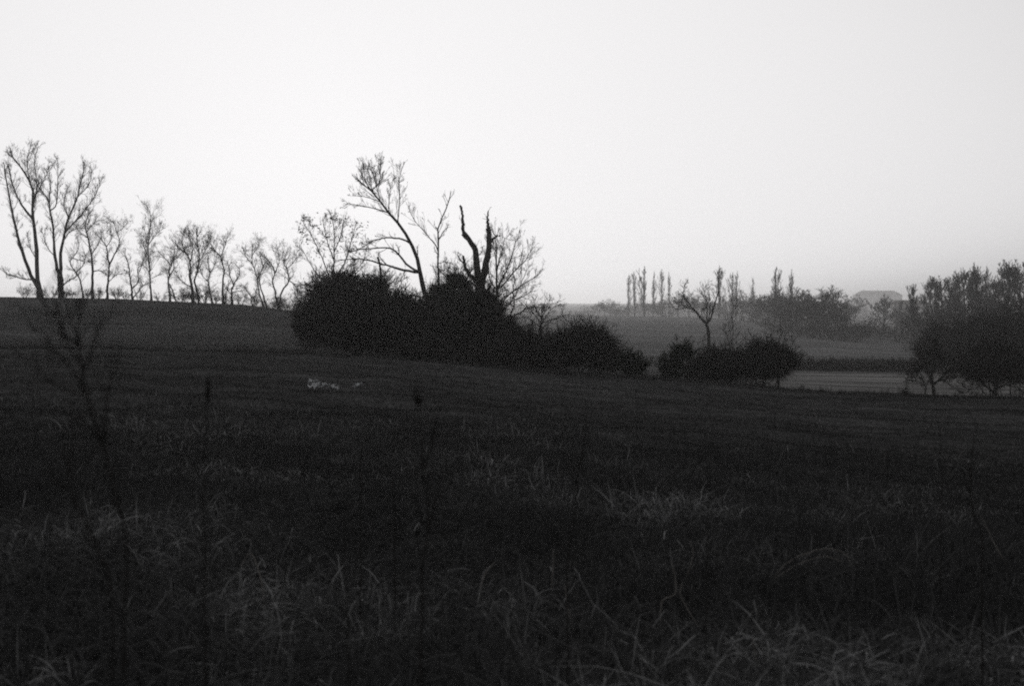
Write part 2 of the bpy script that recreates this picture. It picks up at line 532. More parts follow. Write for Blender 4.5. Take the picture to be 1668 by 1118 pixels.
def bush(name, label, cat, Y, lobes, n, group=None, mat='leaf', stems=8, tl=.35, tw=.018, seed=1, up=.25, depth=.8, fuzz=.25, stem_px=None, leafy=.5, sub=16, sprays=95, spray_l=.55, core=.5):
    """lobed mass of short twigs and leaves on stems. lobes: (px,py,rx,ry) as seen at distance Y"""
    r = np.random.default_rng(seed*13+3); rng = random.Random(seed)
    k = F/Y
    lob = np.array(lobes, float)
    C = np.stack([(lob[:, 0]-CX)/k, Y + r.uniform(-.3, .3, len(lob))*lob[:, 2]/k, ZC-(lob[:, 1]-HY)/k], 1)
    S = np.stack([lob[:, 2]/k, lob[:, 2]/k*depth, lob[:, 3]/k], 1)
    base = ground_at(lob[0, 0] if stem_px is None else stem_px, Y)
    # every lobe is a heap of smaller clumps with gaps between them
    C0, S0 = C.copy(), S.copy()
    subC, subS = [], []
    for c, s_ in zip(C0, S0):
        subC.append(c - np.array([0, 0, .12])*s_); subS.append(s_*core)
        for _ in range(sub):
            dd = r.normal(size=3); dd /= np.linalg.norm(dd); dd[2] = abs(dd[2])*.9 - .15
            subC.append(c + dd*s_*r.uniform(.5, .98)); subS.append(s_*r.uniform(.14, .40)*np.array([1, 1, r.uniform(.7, 1.2)]))
    C, S = np.array(subC), np.array(subS)
    wgt = S.prod(1)**.66; wgt /= wgt.sum()
    li = r.choice(len(C), n, p=wgt)
    d = r.normal(size=(n, 3)); d /= np.linalg.norm(d, axis=1, keepdims=True)
    rad = r.random(n)**.42
    # uneven outline
    lump = .97 + .13*(np.sin(d[:, 0]*5+li)*np.sin(d[:, 2]*6+li*2) + .6*np.sin(d[:, 1]*9+d[:, 2]*8+li))
    rad = rad*lump + np.where(r.random(n) < .16, r.exponential(fuzz*.45, n), 0)
    p = C[li] + d*S[li]*rad[:, None]
    gz = height(p[:, 0], p[:, 1])
    keep = p[:, 2] > gz + .05
    p, d = p[keep], d[keep]; n = len(p)
    nl = int(n*leafy)
    root = thing(name, base, label, cat, group)
    # stems
    sg = Geo(); paths = []
    for s_ in range(stems):
        j = rng.randrange(len(lob))
        tgt = C0[j] + np.array([rng.uniform(-.6, .6), rng.uniform(-.6, .6), rng.uniform(-.1, .6)])*S0[j]
        b = np.array([base[0] + rng.uniform(-.3, .3)*min(S0[0, 0], 1.2) + (tgt[0]-base[0])*.35, base[1] + rng.uniform(-.4, .4), 0])
        b[2] = hz(b[0], b[1]) - .1
        mid = b*.5 + tgt*.5 + np.array([0, 0, .15*abs(tgt[2]-b[2])]) + rvec(rng)*.15
        q, L = resample([base - np.array([0, 0, .45]), b, mid, tgt], 9)
        paths.append(q)
        rr = .012*max(L, 1) + .012
        sg.tubes(q[None], np.linspace(rr, rr*.35, 9)[None], 6)
    sg.build('trunk', M['bark'], root, True)
    cg = Geo()
    # twigs as thin 3-sided tubes, leaves as bent ribbons
    def strips(p, d, Ls, spread):
        m = len(p)
        dd = d*.7 + r.normal(size=(m, 3))*spread + np.array([0, 0, up]); dd /= np.linalg.norm(dd, axis=1, keepdims=True)
        bend = r.normal(size=(m, 3))*.25
        q = np.stack([p, p + dd*Ls[:, None]*.5 + bend*Ls[:, None]*.12, p + dd*Ls[:, None] + bend*Ls[:, None]*.5], 1)
        sd = np.cross(dd, r.normal(size=(m, 3))); sd /= np.linalg.norm(sd, axis=1, keepdims=True) + 1e-9
        return q, sd
    if n - nl > 0:
        Ls = tl*r.uniform(.6, 1.9, n-nl)
        q, sd = strips(p[nl:], d[nl:], Ls, .45)
        cg.tubes(q, np.repeat(np.array([[tw*.5, tw*.4, tw*.15]]), n-nl, 0)*r.uniform(.6, 1.2, (n-nl, 1)), 3)
    if nl:
        Ls = tl*.45*r.uniform(.5, 1.3, nl)
        q, sd = strips(p[:nl], d[:nl], Ls, .8)
        cg.ribbons(q, Ls[:, None]*np.array([[.12, .5, .06]]), sd)
    # bare sprays that stick out of the mass
    out = []
    tot = S0[:, 0].max()
    for _ in range(sprays):
        j = rng.randrange(len(C0))
        dd = rvec(rng); dd[2] = abs(dd[2])*1.2 + .1; dd = unit(dd)
        b = C0[j] + dd*S0[j]*rng.uniform(.45, .85)
        L = max(.5, tot*spray_l)*rng.uniform(.5, 1.3)
        grow(out, b, unit(dd + rvec(rng)*.45 + np.array([0, 0, .35])), L, tw*.8, 0, rng, dict(wob=.2, up=.05, nch=[6, 3], ang=36, ratio=.58, rmin=max(tw*.4, .007)))
    twigs_to(cg, out)
    cg.build('crown', M[mat], root)
    return root


# ================================================================== SETTING
def build_ground():
    ys = np.concatenate([np.linspace(-60, 2, 12), np.linspace(2.6, 60, 150), 60*np.geomspace(1.008, 3600/60, 230)])
    s = np.linspace(-1, 1, 261)
    s = np.sign(s)*np.abs(s)**1.15
    V = []
    for y in ys:
        w = 1.05*max(y, 45)
        V.append(np.stack([s*w, np.full_like(s, y)], 1))
    V = np.concatenate(V)
    z = height(V[:, 0], V[:, 1])
    V = np.column_stack([V, z])
    nr, nc = len(ys), len(s)
    idx = np.arange(nr*nc).reshape(nr, nc)
    Fq = np.stack([idx[:-1, :-1], idx[:-1, 1:], idx[1:, 1:], idx[1:, :-1]], -1).reshape(-1, 4)
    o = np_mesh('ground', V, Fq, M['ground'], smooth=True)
    o['kind'] = 'structure'
    # pale stubble strip on the valley floor to the right
    ys = np.linspace(66, 124, 70); u = np.linspace(1235, 2050, 120)
    V = []
    for i, y in enumerate(ys):
        edge = 1235 + 20*math.sin(i*.3)
        px = np.linspace(edge, 2050, 120)
        V.append(np.stack([(px-CX)/F*y, np.full(120, y)], 1))
    V = np.concatenate(V)
    V = np.column_stack([V, height(V[:, 0], V[:, 1]) + .06])
    idx = np.arange(70*120).reshape(70, 120)
    Fq = np.stack([idx[:-1, :-1], idx[:-1, 1:], idx[1:, 1:], idx[1:, :-1]], -1).reshape(-1, 4)
    o = np_mesh('pale_field', V, Fq, M['pale_field'], smooth=True); o['kind'] = 'structure'


build_ground()


# ------------------------------------------------------------------ grass (stuff)
def blades(name, N, ylo, yhi, Lr, wr, mat, seed, flat=.25, clump=.6, csize=.25, ncl=None, pw=1.0, lean=.35, segs=5, mask=None, pxlo=-120, pxhi=1790, tone_pow=2.2, lift=0.0):
    r = np.random.default_rng(seed)
    def spots(n):
        u = r.random(n)
        a = 1/ylo**pw; b = 1/yhi**pw
        y = (a + (b-a)*u)**(-1/pw)
        px = r.uniform(pxlo, pxhi, n)
        return (px-CX)/F*y, y
    nc = ncl or N//60
    cx, cy = spots(nc)
    ch = r.lognormal(0, .28, nc); cdir = r.uniform(0, 6.28, nc)
    x, y = spots(N)
    inc = r.random(N) < clump
    ci = r.integers(0, nc, N)
    off = r.normal(size=(N, 2))*csize*np.sqrt(np.maximum(ch[ci], .3))[:, None]*(1 + .015*cy[ci])[:, None]
    x = np.where(inc, cx[ci]+off[:, 0], x); y = np.where(inc, cy[ci]+off[:, 1], y)
    ok = y > ylo*.98
    if mask is not None: ok &= mask(x, y, r)
    x, y, inc, ci, off = x[ok], y[ok], inc[ok], ci[ok], off[ok]
    N = len(x)
    patch = vnoise(x*.35, y*.35, 11)*.6 + vnoise(x*.9, y*.9, 12)*.4
    L = r.uniform(Lr[0], Lr[1], N)*np.where(inc, ch[ci], .75)*(.45 + 1.0*patch)
    az = np.where(inc & (r.random(N) < .75), np.arctan2(off[:, 1], off[:, 0]) + r.normal(0, .6, N), r.uniform(0, 6.28, N))
    az = np.where(r.random(N) < .3, cdir[ci] + r.normal(0, .5, N), az)
    th0 = np.abs(r.normal(0, lean, N)); fl = r.random(N) < flat
    th0 = np.where(fl, r.uniform(.9, 1.45, N), th0)
    th1 = th0 + np.abs(r.normal(.7, .7, N))
    kink = r.random(N) < .2
    z = height(x, y) - .02 + lift*r.random(N)*np.where(inc, ch[ci], .6)*(vnoise(x*.7, y*.7, 31)*1.6)
    P = np.zeros((N, segs, 3)); P[:, 0] = np.column_stack([x, y, z])
    for i in range(1, segs):
        t = i/(segs-1)
        th = th0 + (th1-th0)*t**1.3 + np.where(kink & (t > .5), 1.2, 0)
        th = np.minimum(th, 2.5)
        aa = az + r.normal(0, .12, N)
        st = L/(segs-1)
        P[:, i] = P[:, i-1] + np.column_stack([np.cos(aa)*np.sin(th)*st, np.sin(aa)*np.sin(th)*st, np.cos(th)*st])
    # lift anything that dips under the ground
    gz = height(P[:, :, 0].ravel(), P[:, :, 1].ravel()).reshape(N, segs)
    P[:, 1:, 2] = np.maximum(P[:, 1:, 2], gz[:, 1:] + .01 + r.random((N, segs-1))*.03)
    ph = az + 1.57 + r.normal(0, .7, N)
    side = np.column_stack([np.cos(ph), np.sin(ph), r.normal(0, .25, N)]); side /= np.linalg.norm(side, axis=1, keepdims=True)
    w = r.uniform(wr[0], wr[1], N)[:, None]*np.array([.8, 1, .85, .6, .15][:segs] if segs == 5 else np.linspace(1, .2, segs))[None]
    w = w*(1 + .03*np.maximum(y-8, 0))[:, None]
    s = side[:, None, :]*w[:, :, None]*.5
    V = np.stack([P-s, P+s], 2).reshape(-1, 3)
    idx = np.arange(N*segs*2).reshape(N, segs, 2)
    Fq = np.stack([idx[:, :-1, 0], idx[:, :-1, 1], idx[:, 1:, 1], idx[:, 1:, 0]], -1).reshape(-1, 4)
    tone = np.clip(r.random(N)**tone_pow*np.where(inc, .6+.5*r.random(nc)[ci], 1)*(.1+1.1*vnoise(x*.8+9, y*.8, 14)+.9*vnoise(x*3.1, y*2.3, 15)**2), 0, 1)
    tone = np.where(fl & (r.random(N) < .3), np.maximum(tone, .75), tone)
    o = np_mesh(name, V, Fq, mat, attr=np.repeat(tone, segs*2))
    o['kind'] = 'stuff'; o['label'] = 'tangled dead grass covering the foreground' if 'dead' in name and 'mat' not in name and 'tangle' not in name else 'flattened pale mat of dead grass in the foreground' if 'mat' in name else 'low tangle of dead grass at the field edge' if 'tangle' in name else 'rough grass fringe along the crest of the field' if 'crest' in name else 'paler short grass on the field under the ridge' if 'far' in name else 'short winter grass growing across the field'
    o['category'] = 'grass'
    return o


def edge_mask(x, y, r):
    # tall grass thins out raggedly around 16 to 24 m
    lim = 17 + 5*vnoise(x*.2, y*.1, 21) - .25*x*.3
    return (y < lim + r.normal(0, 1.5, len(x))) & (vnoise(x*.5, y*.5, 22)*.7 + vnoise(x*1.4, y*1.4, 23)*.3 > .25 - .2*r.random(len(x)))


blades('dead_grass', 150000, 4.9, 12, (.08, .31), (.0026, .0068), M['grass'], 3, mask=edge_mask, pw=.9, flat=.45, lean=.7, csize=.2, tone_pow=1.5)
blades('dead_grass_mat', 90000, 4.7, 12, (.07, .26), (.0028, .0072), M['grass'], 9, mask=edge_mask, pw=.9, flat=.92, lean=.9, csize=.35, clump=.75, tone_pow=1.3, lift=.16)
blades('dead_grass_tangle', 90000, 9, 25, (.06, .24), (.004, .009), M['grass'], 8, mask=edge_mask, pw=.9, flat=.45, lean=.7, csize=.3, tone_pow=1.8)
blades('field_grass', 110000, 12, 49.5, (.04, .17), (.005, .010), M['short_grass'], 4, flat=.35, clump=.5, csize=.22, pw=.6, segs=3, lean=.5)
blades('crest_grass', 26000, 44.5, 49.5, (.08, .24), (.007, .013), M['short_grass'], 6, flat=.2, clump=.6, csize=.2, pw=.1, segs=4, lean=.45)
blades('far_field_grass', 45000, 66, 134, (.05, .16), (.006, .012), M['crop_grass'], 5, flat=.3, clump=.5, csize=.5, pw=.6, segs=3, lean=.5, pxlo=-80, pxhi=640)

# ================================================================== TREES ON THE LEFT RIDGE
TW = dict(wob=.2, up=.06, nch=[3.8, 2.8, 1.2], ang=40, ratio=.63, rmin=.0055, r0=.026)
TWF = dict(wob=.17, up=.11, nch=[4.2, 3.2, 1.6], ang=33, ratio=.64, rmin=.0052, r0=.026)
RIDGE = 'bare trees along the field ridge'
guided('bare_tree', 'tall bare tree at the far left end of the ridge, leaning stems and high crown', 'tree', 126, [
    dict(p=[(66, 482), (61.4, 451), (60, 423), (59, 397), (54.4, 362), (53, 341), (54.4, 320), (47.4, 293), (39, 279), (31, 269), (20, 256)], w=(9, 2), tw=36, tl=1.50, t0=.45),
    dict(p=[(62, 474), (52, 452), (44, 434), (33, 398), (25, 370), (15, 320), (8, 280)], w=(7, 2), par=0, tw=31, tl=1.36, t0=.3),
    dict(p=[(53, 362), (39, 339), (32, 328), (20, 300), (14, 270)], w=(4, 1.5), par=0, tw=22, tl=1.22),
    dict(p=[(53, 335), (60, 300), (56, 265), (62, 240)], w=(2.4, .8), par=0, tw=25, tl=1.09, t0=.1),
    dict(p=[(54, 320), (72, 292), (82, 270)], w=(2, .7), par=0, tw=17, tl=0.95, t0=.1),
    dict(p=[(47, 293), (44, 262), (50, 238)], w=(2, .7), par=0, tw=20, tl=0.95, t0=.1),
    dict(p=[(57, 462), (41, 455), (30, 452), (10, 446)], w=(3, 1.2), par=0, tw=14, tl=0.82),
    dict(p=[(60, 425), (50, 405), (44, 385)], w=(1.8, .6), par=0, tw=13, tl=0.82),
], TWF, RIDGE, seed=1)
guided('bare_tree', 'tall bare tree on the ridge with twin trunks forking low and a broad feathery crown', 'tree', 128, [
    dict(p=[(99.8, 484), (98.5, 462), (97.4, 446)], w=(11, 9), tw=7, tl=0.68, t0=.5, lead=False),
    dict(p=[(96, 450), (93, 436), (89, 411), (88, 379), (82, 346), (79, 328), (65, 307), (58, 296)], w=(6, 1.4), par=0, tw=34, tl=1.22, t0=.3, dz=-.1),
    dict(p=[(99, 450), (99.8, 430), (99.8, 406), (105.6, 379), (110, 358), (119.5, 339), (126.5, 320), (132, 297), (137, 276)], w=(6.5, 1.2), par=0, tw=42, tl=1.36, t0=.3, dz=.1),
    dict(p=[(83.5, 345), (91.6, 334), (94, 300), (94, 262)], w=(2.2, .7), par=1, tw=22, tl=1.02, t0=.15),
    dict(p=[(80, 330), (82, 300), (80, 278)], w=(2, .7), par=1, tw=20, tl=0.88, t0=.15),
    dict(p=[(106.7, 383), (123, 360), (139, 341), (155, 318), (165, 295)], w=(3.2, .9), par=2, tw=34, tl=1.16, t0=.15),
    dict(p=[(126, 320), (145, 300), (150, 278)], w=(1.8, .7), par=2, tw=20, tl=1.02, t0=.1),
    dict(p=[(110, 358), (104, 335), (108, 310)], w=(2, .7), par=2, tw=20, tl=0.95, t0=.15),
    dict(p=[(104, 390), (118, 375), (138, 372)], w=(1.8, .7), par=2, tw=17, tl=0.88, t0=.15),
    dict(p=[(101, 468), (111, 458), (125, 451)], w=(3, 1.4), par=0, tw=10, tl=0.82),
    dict(p=[(89, 420), (78, 404), (70, 380)], w=(1.8, .7), par=1, tw=14, tl=0.95),
], TWF, RIDGE, seed=2)
guided('bare_tree', 'small crooked bare tree with a loop of stem right of the twin trunk tree', 'tree', 124, [
    dict(p=[(134.7, 483), (131, 458), (124, 444), (113.7, 430), (117, 421), (125, 411), (129, 396)], w=(3.2, 1), tw=20, tl=1.2),
    dict(p=[(117, 421), (130, 424), (142, 426)], w=(1.8, .8), par=0, tw=8, tl=.9),
    dict(p=[(124, 444), (135, 432), (140, 415)], w=(1.8, .8), par=0, tw=11, tl=1.0),
], TW, RIDGE, seed=3)
guided('bare_tree', 'dark crooked bare tree on the ridge bending left near its top', 'tree', 128, [
    dict(p=[(151, 485), (150, 462), (151, 441), (148.6, 413), (142.8, 388), (139, 370), (144, 352)], w=(5.2, 1.6), tw=36, tl=1.5, t0=.35),
    dict(p=[(151, 440), (162.6, 441), (174, 447)], w=(2.2, .9), par=0, tw=11, tl=1.0),
    dict(p=[(143, 390), (130, 378), (122, 366)], w=(2, .8), par=0, tw=14, tl=1.2),
    dict(p=[(141, 378), (155, 362), (168, 358)], w=(2, .8), par=0, tw=17, tl=1.3),
    dict(p=[(148, 412), (160, 398), (166, 384)], w=(1.6, .7), par=0, tw=11, tl=1.0),
], TW, RIDGE, seed=4)
guided('bare_tree', 'bare ridge tree forking into a Y with a bent right limb', 'tree', 129, [
    dict(p=[(174, 485), (176.5, 453), (177.7, 430), (174, 406), (170.7, 397), (160, 385)], w=(4.4, 1.2), tw=25, tl=1.3, t0=.3),
    dict(p=[(178, 430), (188, 411), (195, 393), (190.5, 379), (186, 364)], w=(2.8, .9), par=0, tw=22, tl=1.3, t0=.2),
    dict(p=[(174, 406), (182, 388), (180, 372)], w=(1.5, .7), par=0, tw=14, tl=1.2),
    dict(p=[(176, 458), (190, 448), (200, 446)], w=(1.6, .7), par=0, tw=11, tl=1.1),
    dict(p=[(190, 380), (200, 372), (208, 362)], w=(1.4, .6), par=1, tw=11, tl=1.1),
], TW, RIDGE, seed=5)
guided('bare_tree', 'low V shaped bare thorn tree with zigzag limbs left of the slender straight tree', 'tree', 128, [
    dict(p=[(216, 489), (213, 459), (209.5, 433), (204, 415)], w=(4, 1), tw=20, tl=1.1),
    dict(p=[(216, 472), (225, 459), (224.4, 438), (231, 431), (236, 420)], w=(2.4, .9), par=0, tw=17, tl=1.0),
    dict(p=[(217, 485), (226, 474), (233, 466), (242, 461)], w=(2.4, 1), par=0, tw=14, tl=1.0),
    dict(p=[(233, 466), (227, 455)], w=(1.6, .7), par=2, tw=7, tl=.8),
], TW, RIDGE, seed=6)
guided('bare_tree', 'slender straight bare tree with a thin upright trunk and feathery top', 'tree', 131, [
    dict(p=[(246.7, 490), (245, 461), (243, 433), (241, 414), (243, 386), (246, 352)], w=(3.4, .7), tw=62, tl=1.7, t0=.25),
    dict(p=[(241, 416), (232, 398), (226, 385)], w=(1.2, .6), par=0, tw=13, tl=1.0),
    dict(p=[(244, 455), (258, 448), (266, 447)], w=(1.2, .6), par=0, tw=10, tl=1.0),
    dict(p=[(243, 395), (256, 380), (262, 370)], w=(1.2, .6), par=0, tw=13, tl=1.0),
], TWF, RIDGE, seed=7)
guided('bare_tree', 'double stemmed bare tree on the ridge with stems rejoining at mid height', 'tree', 127, [
    dict(p=[(277, 489), (274.6, 461), (276.4, 440), (282, 423), (284, 410)], w=(4.2, 1.2), tw=28, tl=1.4, t0=.4),
    dict(p=[(286, 489), (281, 474), (276, 462)], w=(2.6, 1.6), tw=6, tl=.8, lead=False),
    dict(p=[(276, 452), (283, 438), (282, 424)], w=(2.2, 1.2), par=0, tw=8, tl=1.0),
    dict(p=[(278, 432), (266, 418), (258, 410)], w=(1.6, .7), par=0, tw=14, tl=1.1),
    dict(p=[(282, 424), (294, 414), (302, 404)], w=(1.6, .7), par=0, tw=14, tl=1.1),
], TW, RIDGE, seed=8)
guided('bare_tree', 'broad dark ridge tree with two twisted trunks and leaf tufts on top', 'tree', 127, [
    dict(p=[(314.5, 490), (312.7, 470), (309, 451), (310, 429), (302.5, 412), (290, 405)], w=(6.5, 1.4), tw=31, tl=1.4, t0=.35),
    dict(p=[(323, 490), (320, 470), (316.4, 459), (322, 440), (324, 414), (320, 382)], w=(4.4, 1.1), tw=39, tl=1.4, t0=.35),
    dict(p=[(312, 470), (300, 461), (289, 451)], w=(2.4, 1), par=0, tw=11, tl=1.1),
    dict(p=[(310, 430), (314, 405), (308, 385)], w=(2, .8), par=0, tw=22, tl=1.3),
    dict(p=[(323, 425), (336, 405), (342, 392)], w=(2, .8), par=1, tw=20, tl=1.3),
    dict(p=[(303, 413), (296, 392), (300, 380)], w=(1.5, .7), par=0, tw=17, tl=1.2),
], TWF, RIDGE, seed=9)
guided('bare_tree', 'thin bare tree with a kinked stem just right of the two twisted trunks', 'tree', 128, [
    dict(p=[(345, 492), (340.6, 468), (338.7, 459), (341.5, 442), (338, 425)], w=(3.6, 1), tw=22, tl=1.2, t0=.3),
    dict(p=[(339, 460), (330, 450), (326, 440)], w=(1.6, .7), par=0, tw=10, tl=.9),
    dict(p=[(341, 444), (350, 432), (352, 420)], w=(1.4, .7), par=0, tw=11, tl=1.0),
], TW, RIDGE, seed=10)
guided('bare_tree', 'bare ridge tree with one trunk curving up to the left like a bow', 'tree', 128, [
    dict(p=[(363.8, 494), (363, 466), (364.7, 440), (358, 416), (350, 408), (342, 396)], w=(4.4, 1.1), tw=31, tl=1.3, t0=.45),
    dict(p=[(358, 416), (366, 402), (370, 388)], w=(1.7, .7), par=0, tw=17, tl=1.2),
    dict(p=[(367, 494), (368, 478), (372, 464)], w=(2.4, .9), tw=10, tl=.9),
], TW, RIDGE, seed=11)
guided('bare_tree', 'stubby bare tree with a thick short trunk splitting into two spread limbs', 'tree', 127, [
    dict(p=[(377.7, 495), (377.7, 474), (383, 459), (389, 449), (389, 436)], w=(5, 1), tw=17, tl=1.0, t0=.4),
    dict(p=[(380, 466), (375, 450), (373, 438), (370, 425)], w=(2.2, .8), par=0, tw=17, tl=1.1),
    dict(p=[(378, 478), (386, 475), (394, 475)], w=(2, .9), par=0, tw=8, tl=.9),
    dict(p=[(377, 482), (372, 474), (368, 470)], w=(1.8, .8), par=0, tw=7, tl=.8),
], TW, RIDGE, seed=12)
guided('bare_tree', 'smallest leaning bare sapling on the ridge, hooked to the left', 'tree', 126, [
    dict(p=[(411, 500), (409, 485), (402, 473), (397, 466)], w=(2.6, 1), tw=14, tl=.9),
    dict(p=[(412, 499), (416, 482), (418, 470)], w=(1.8, .8), tw=11, tl=.9),
], TW, RIDGE, seed=13)
guided('bare_tree', 'bare tree of two thin crossing stems opening into a wide thin crown', 'tree', 127, [
    dict(p=[(429, 499), (422, 476), (418.6, 451), (411, 429), (411, 410)], w=(3.4, 1), tw=28, tl=1.3, t0=.4),
    dict(p=[(434, 499), (424, 466), (422, 448), (428, 436), (424, 420)], w=(3.2, 1), tw=25, tl=1.2, t0=.45),
    dict(p=[(412, 432), (402, 420), (396, 408)], w=(1.6, .7), par=0, tw=14, tl=1.1),
    dict(p=[(411, 415), (420, 402), (422, 392)], w=(1.4, .7), par=0, tw=14, tl=1.1),
], TW, RIDGE, seed=14)
guided('bare_tree', 'bare tree beside the great bush with two sinuous stems from one base', 'tree', 124, [
    dict(p=[(453, 500), (446.5, 470), (443, 459), (448, 444), (441, 429), (432, 420)], w=(4, 1.1), tw=25, tl=1.2, t0=.4),
    dict(p=[(455, 498), (459.5, 474), (470.7, 459), (467, 440), (462, 429), (466, 412)], w=(4, 1), tw=28, tl=1.2, t0=.4),
    dict(p=[(470, 459), (478, 462), (485, 474)], w=(2, 1), par=1, tw=11, tl=1.0),
    dict(p=[(449, 444), (455, 425), (452, 405)], w=(1.6, .7), par=0, tw=20, tl=1.2),
    dict(p=[(467, 440), (478, 428), (484, 418)], w=(1.5, .7), par=1, tw=14, tl=1.1),
], TW, RIDGE, seed=15)
# scrub between the ridge trunks
SG = 'low scrub at the foot of the ridge trees'
for i, (px, top, lab) in enumerate([
        (40, 455, 'low twiggy scrub under the leaning stems at the far left'),
        (82, 458, 'low twiggy scrub between the two tallest ridge trees'),
        (118, 462, 'low scrub at the right foot of the twin trunk tree'),
        (160, 460, 'low scrub between the crooked tree and the Y forked tree'),
        (192, 462, 'low scrub right of the Y forked tree'),
        (204, 466, 'low scrub against the V shaped thorn tree'),
        (292, 458, 'low scrub right of the double stemmed ridge tree'),
        (302, 464, 'low scrub against the left twisted trunk'),
        (332, 452, 'dense low scrub right of the two twisted trunks'),
        (352, 472, 'low scrub left of the bow shaped tree'),
        (392, 466, 'low scrub right of the stubby forked tree'),
        (440, 476, 'low scrub left of the two sinuous stems'),
        (62, 462, 'low scrub touching the base of the leaning stems'),
        (104, 468, 'low scrub at the root of the twin trunk tree'),
        (140, 466, 'low scrub around the small crooked looped tree'),
        (228, 466, 'low scrub right of the V shaped thorn tree'),
        (262, 470, 'low scrub between the slender straight tree and the double stem'),
        (318, 462, 'dense low scrub in front of the two twisted trunks'),
        (368, 470, 'low scrub at the foot of the bow shaped tree'),
        (416, 474, 'low scrub around the hooked sapling'),
        (456, 472, 'low scrub around the two sinuous stems'),
        (472, 462, 'taller scrub where the ridge row meets the great bush')]):
    place_tree('scrub', i % 5, 'scrub_bush', lab, 'scrub', px, 126 + (i*37 % 5) - (3 if px > 430 else 0), top, SG, wide=1.2)

# ================================================================== THE CENTRAL CLUMP
guided('leaning_tree', 'large bare tree leaning to the left with long arching branches above the dark thicket', 'tree', 74, [
    dict(p=[(702, 590), (700, 540), (697, 510), (693.5, 486), (687.7, 463), (683, 437), (677, 412), (665.6, 391), (651.6, 368), (633, 347), (621, 331), (614, 320), (603, 310), (588, 298)], w=(13, 2), tw=16, tl=1.1, t0=.72),
    dict(p=[(669, 396), (661, 392), (640, 387), (610, 391), (596, 400), (584, 406)], w=(3.6, 1.2), par=0, tw=9, tl=.8),
    dict(p=[(676, 443), (665.6, 434), (649, 414), (633, 404), (610, 405), (586, 407), (568, 411)], w=(4.6, 1.2), par=0, tw=9, tl=.8),
    dict(p=[(680, 449), (672, 443), (651.6, 439), (628, 432), (598, 424), (568, 422), (547, 425)], w=(5, 1.3), par=0, tw=9, tl=.8, t0=.4),
    dict(p=[(627, 344), (610, 340), (586, 335), (565, 331)], w=(2.4, .8), par=0, tw=9, tl=.7),
    dict(p=[(614, 322), (596, 321), (575, 319)], w=(1.6, .6), par=0, tw=8, tl=.6),
    dict(p=[(651, 366), (650.5, 333), (650.5, 298), (654, 278)], w=(1.9, .7), par=0, tw=18, tl=.8, t0=.25),
    dict(p=[(633, 345), (634, 321), (639, 296)], w=(1.7, .7), par=0, tw=12, tl=.7),
    dict(p=[(617, 326), (612, 300), (606, 272)], w=(2, .7), par=0, tw=20, tl=.8, t0=.1),
    dict(p=[(612, 318), (618, 295), (619, 270)], w=(2, .7), par=0, tw=20, tl=.8, t0=.1),
    dict(p=[(600, 308), (592, 290), (588, 275)], w=(2, .7), par=0, tw=16, tl=.7, t0=.1),
    dict(p=[(606, 311), (604, 290), (598, 275)], w=(1.6, .7), par=0, tw=14, tl=.7, t0=.1),
    dict(p=[(690, 485), (677, 482), (661, 484), (647, 487)], w=(3, 1.3), par=0, tw=8, tl=.7),
    dict(p=[(653, 418), (650, 410), (648, 404)], w=(2, 1), par=2, tw=2, tl=.3),
    dict(p=[(677, 415), (681, 408)], w=(2, 1), par=0, tw=3, tl=.4, lead=False),
    dict(p=[(630, 433), (618, 418), (617, 412)], w=(2.2, 1.2), par=3, tw=2, tl=.3),
], dict(wob=.13, up=.09, nch=[4, 2.6], ang=30, ratio=.55, rmin=.006, r0=.022), seed=21)
guided('bare_tree', 'upright thin dead tree with a long left fork between the leaning and broken trees', 'tree', 75, [
    dict(p=[(713, 585), (714, 500), (714.5, 456), (714, 437), (713, 419), (715.6, 400), (713, 375), (714.4, 368), (719, 356), (726, 342), (729.5, 333), (733, 322)], w=(6, 1.6), tw=20, tl=.7, t0=.5),
    dict(p=[(712, 419), (710, 400), (700.5, 389), (689, 375), (677, 362), (668, 345)], w=(2.4, .9), par=0, tw=14, tl=.8, t0=.3),
    dict(p=[(716, 390), (721, 379), (729.5, 370)], w=(2, .9), par=0, tw=6, tl=.5),
    dict(p=[(715, 437), (726, 426)], w=(1.4, .7), par=0, tw=4, tl=.4),
    dict(p=[(714, 378), (709, 370)], w=(2.2, 1.6), par=0, tw=1, tl=.3, lead=False),
], dict(wob=.15, up=.1, nch=[2.5, 2], ang=35, ratio=.55, rmin=.006, r0=.02), seed=22)
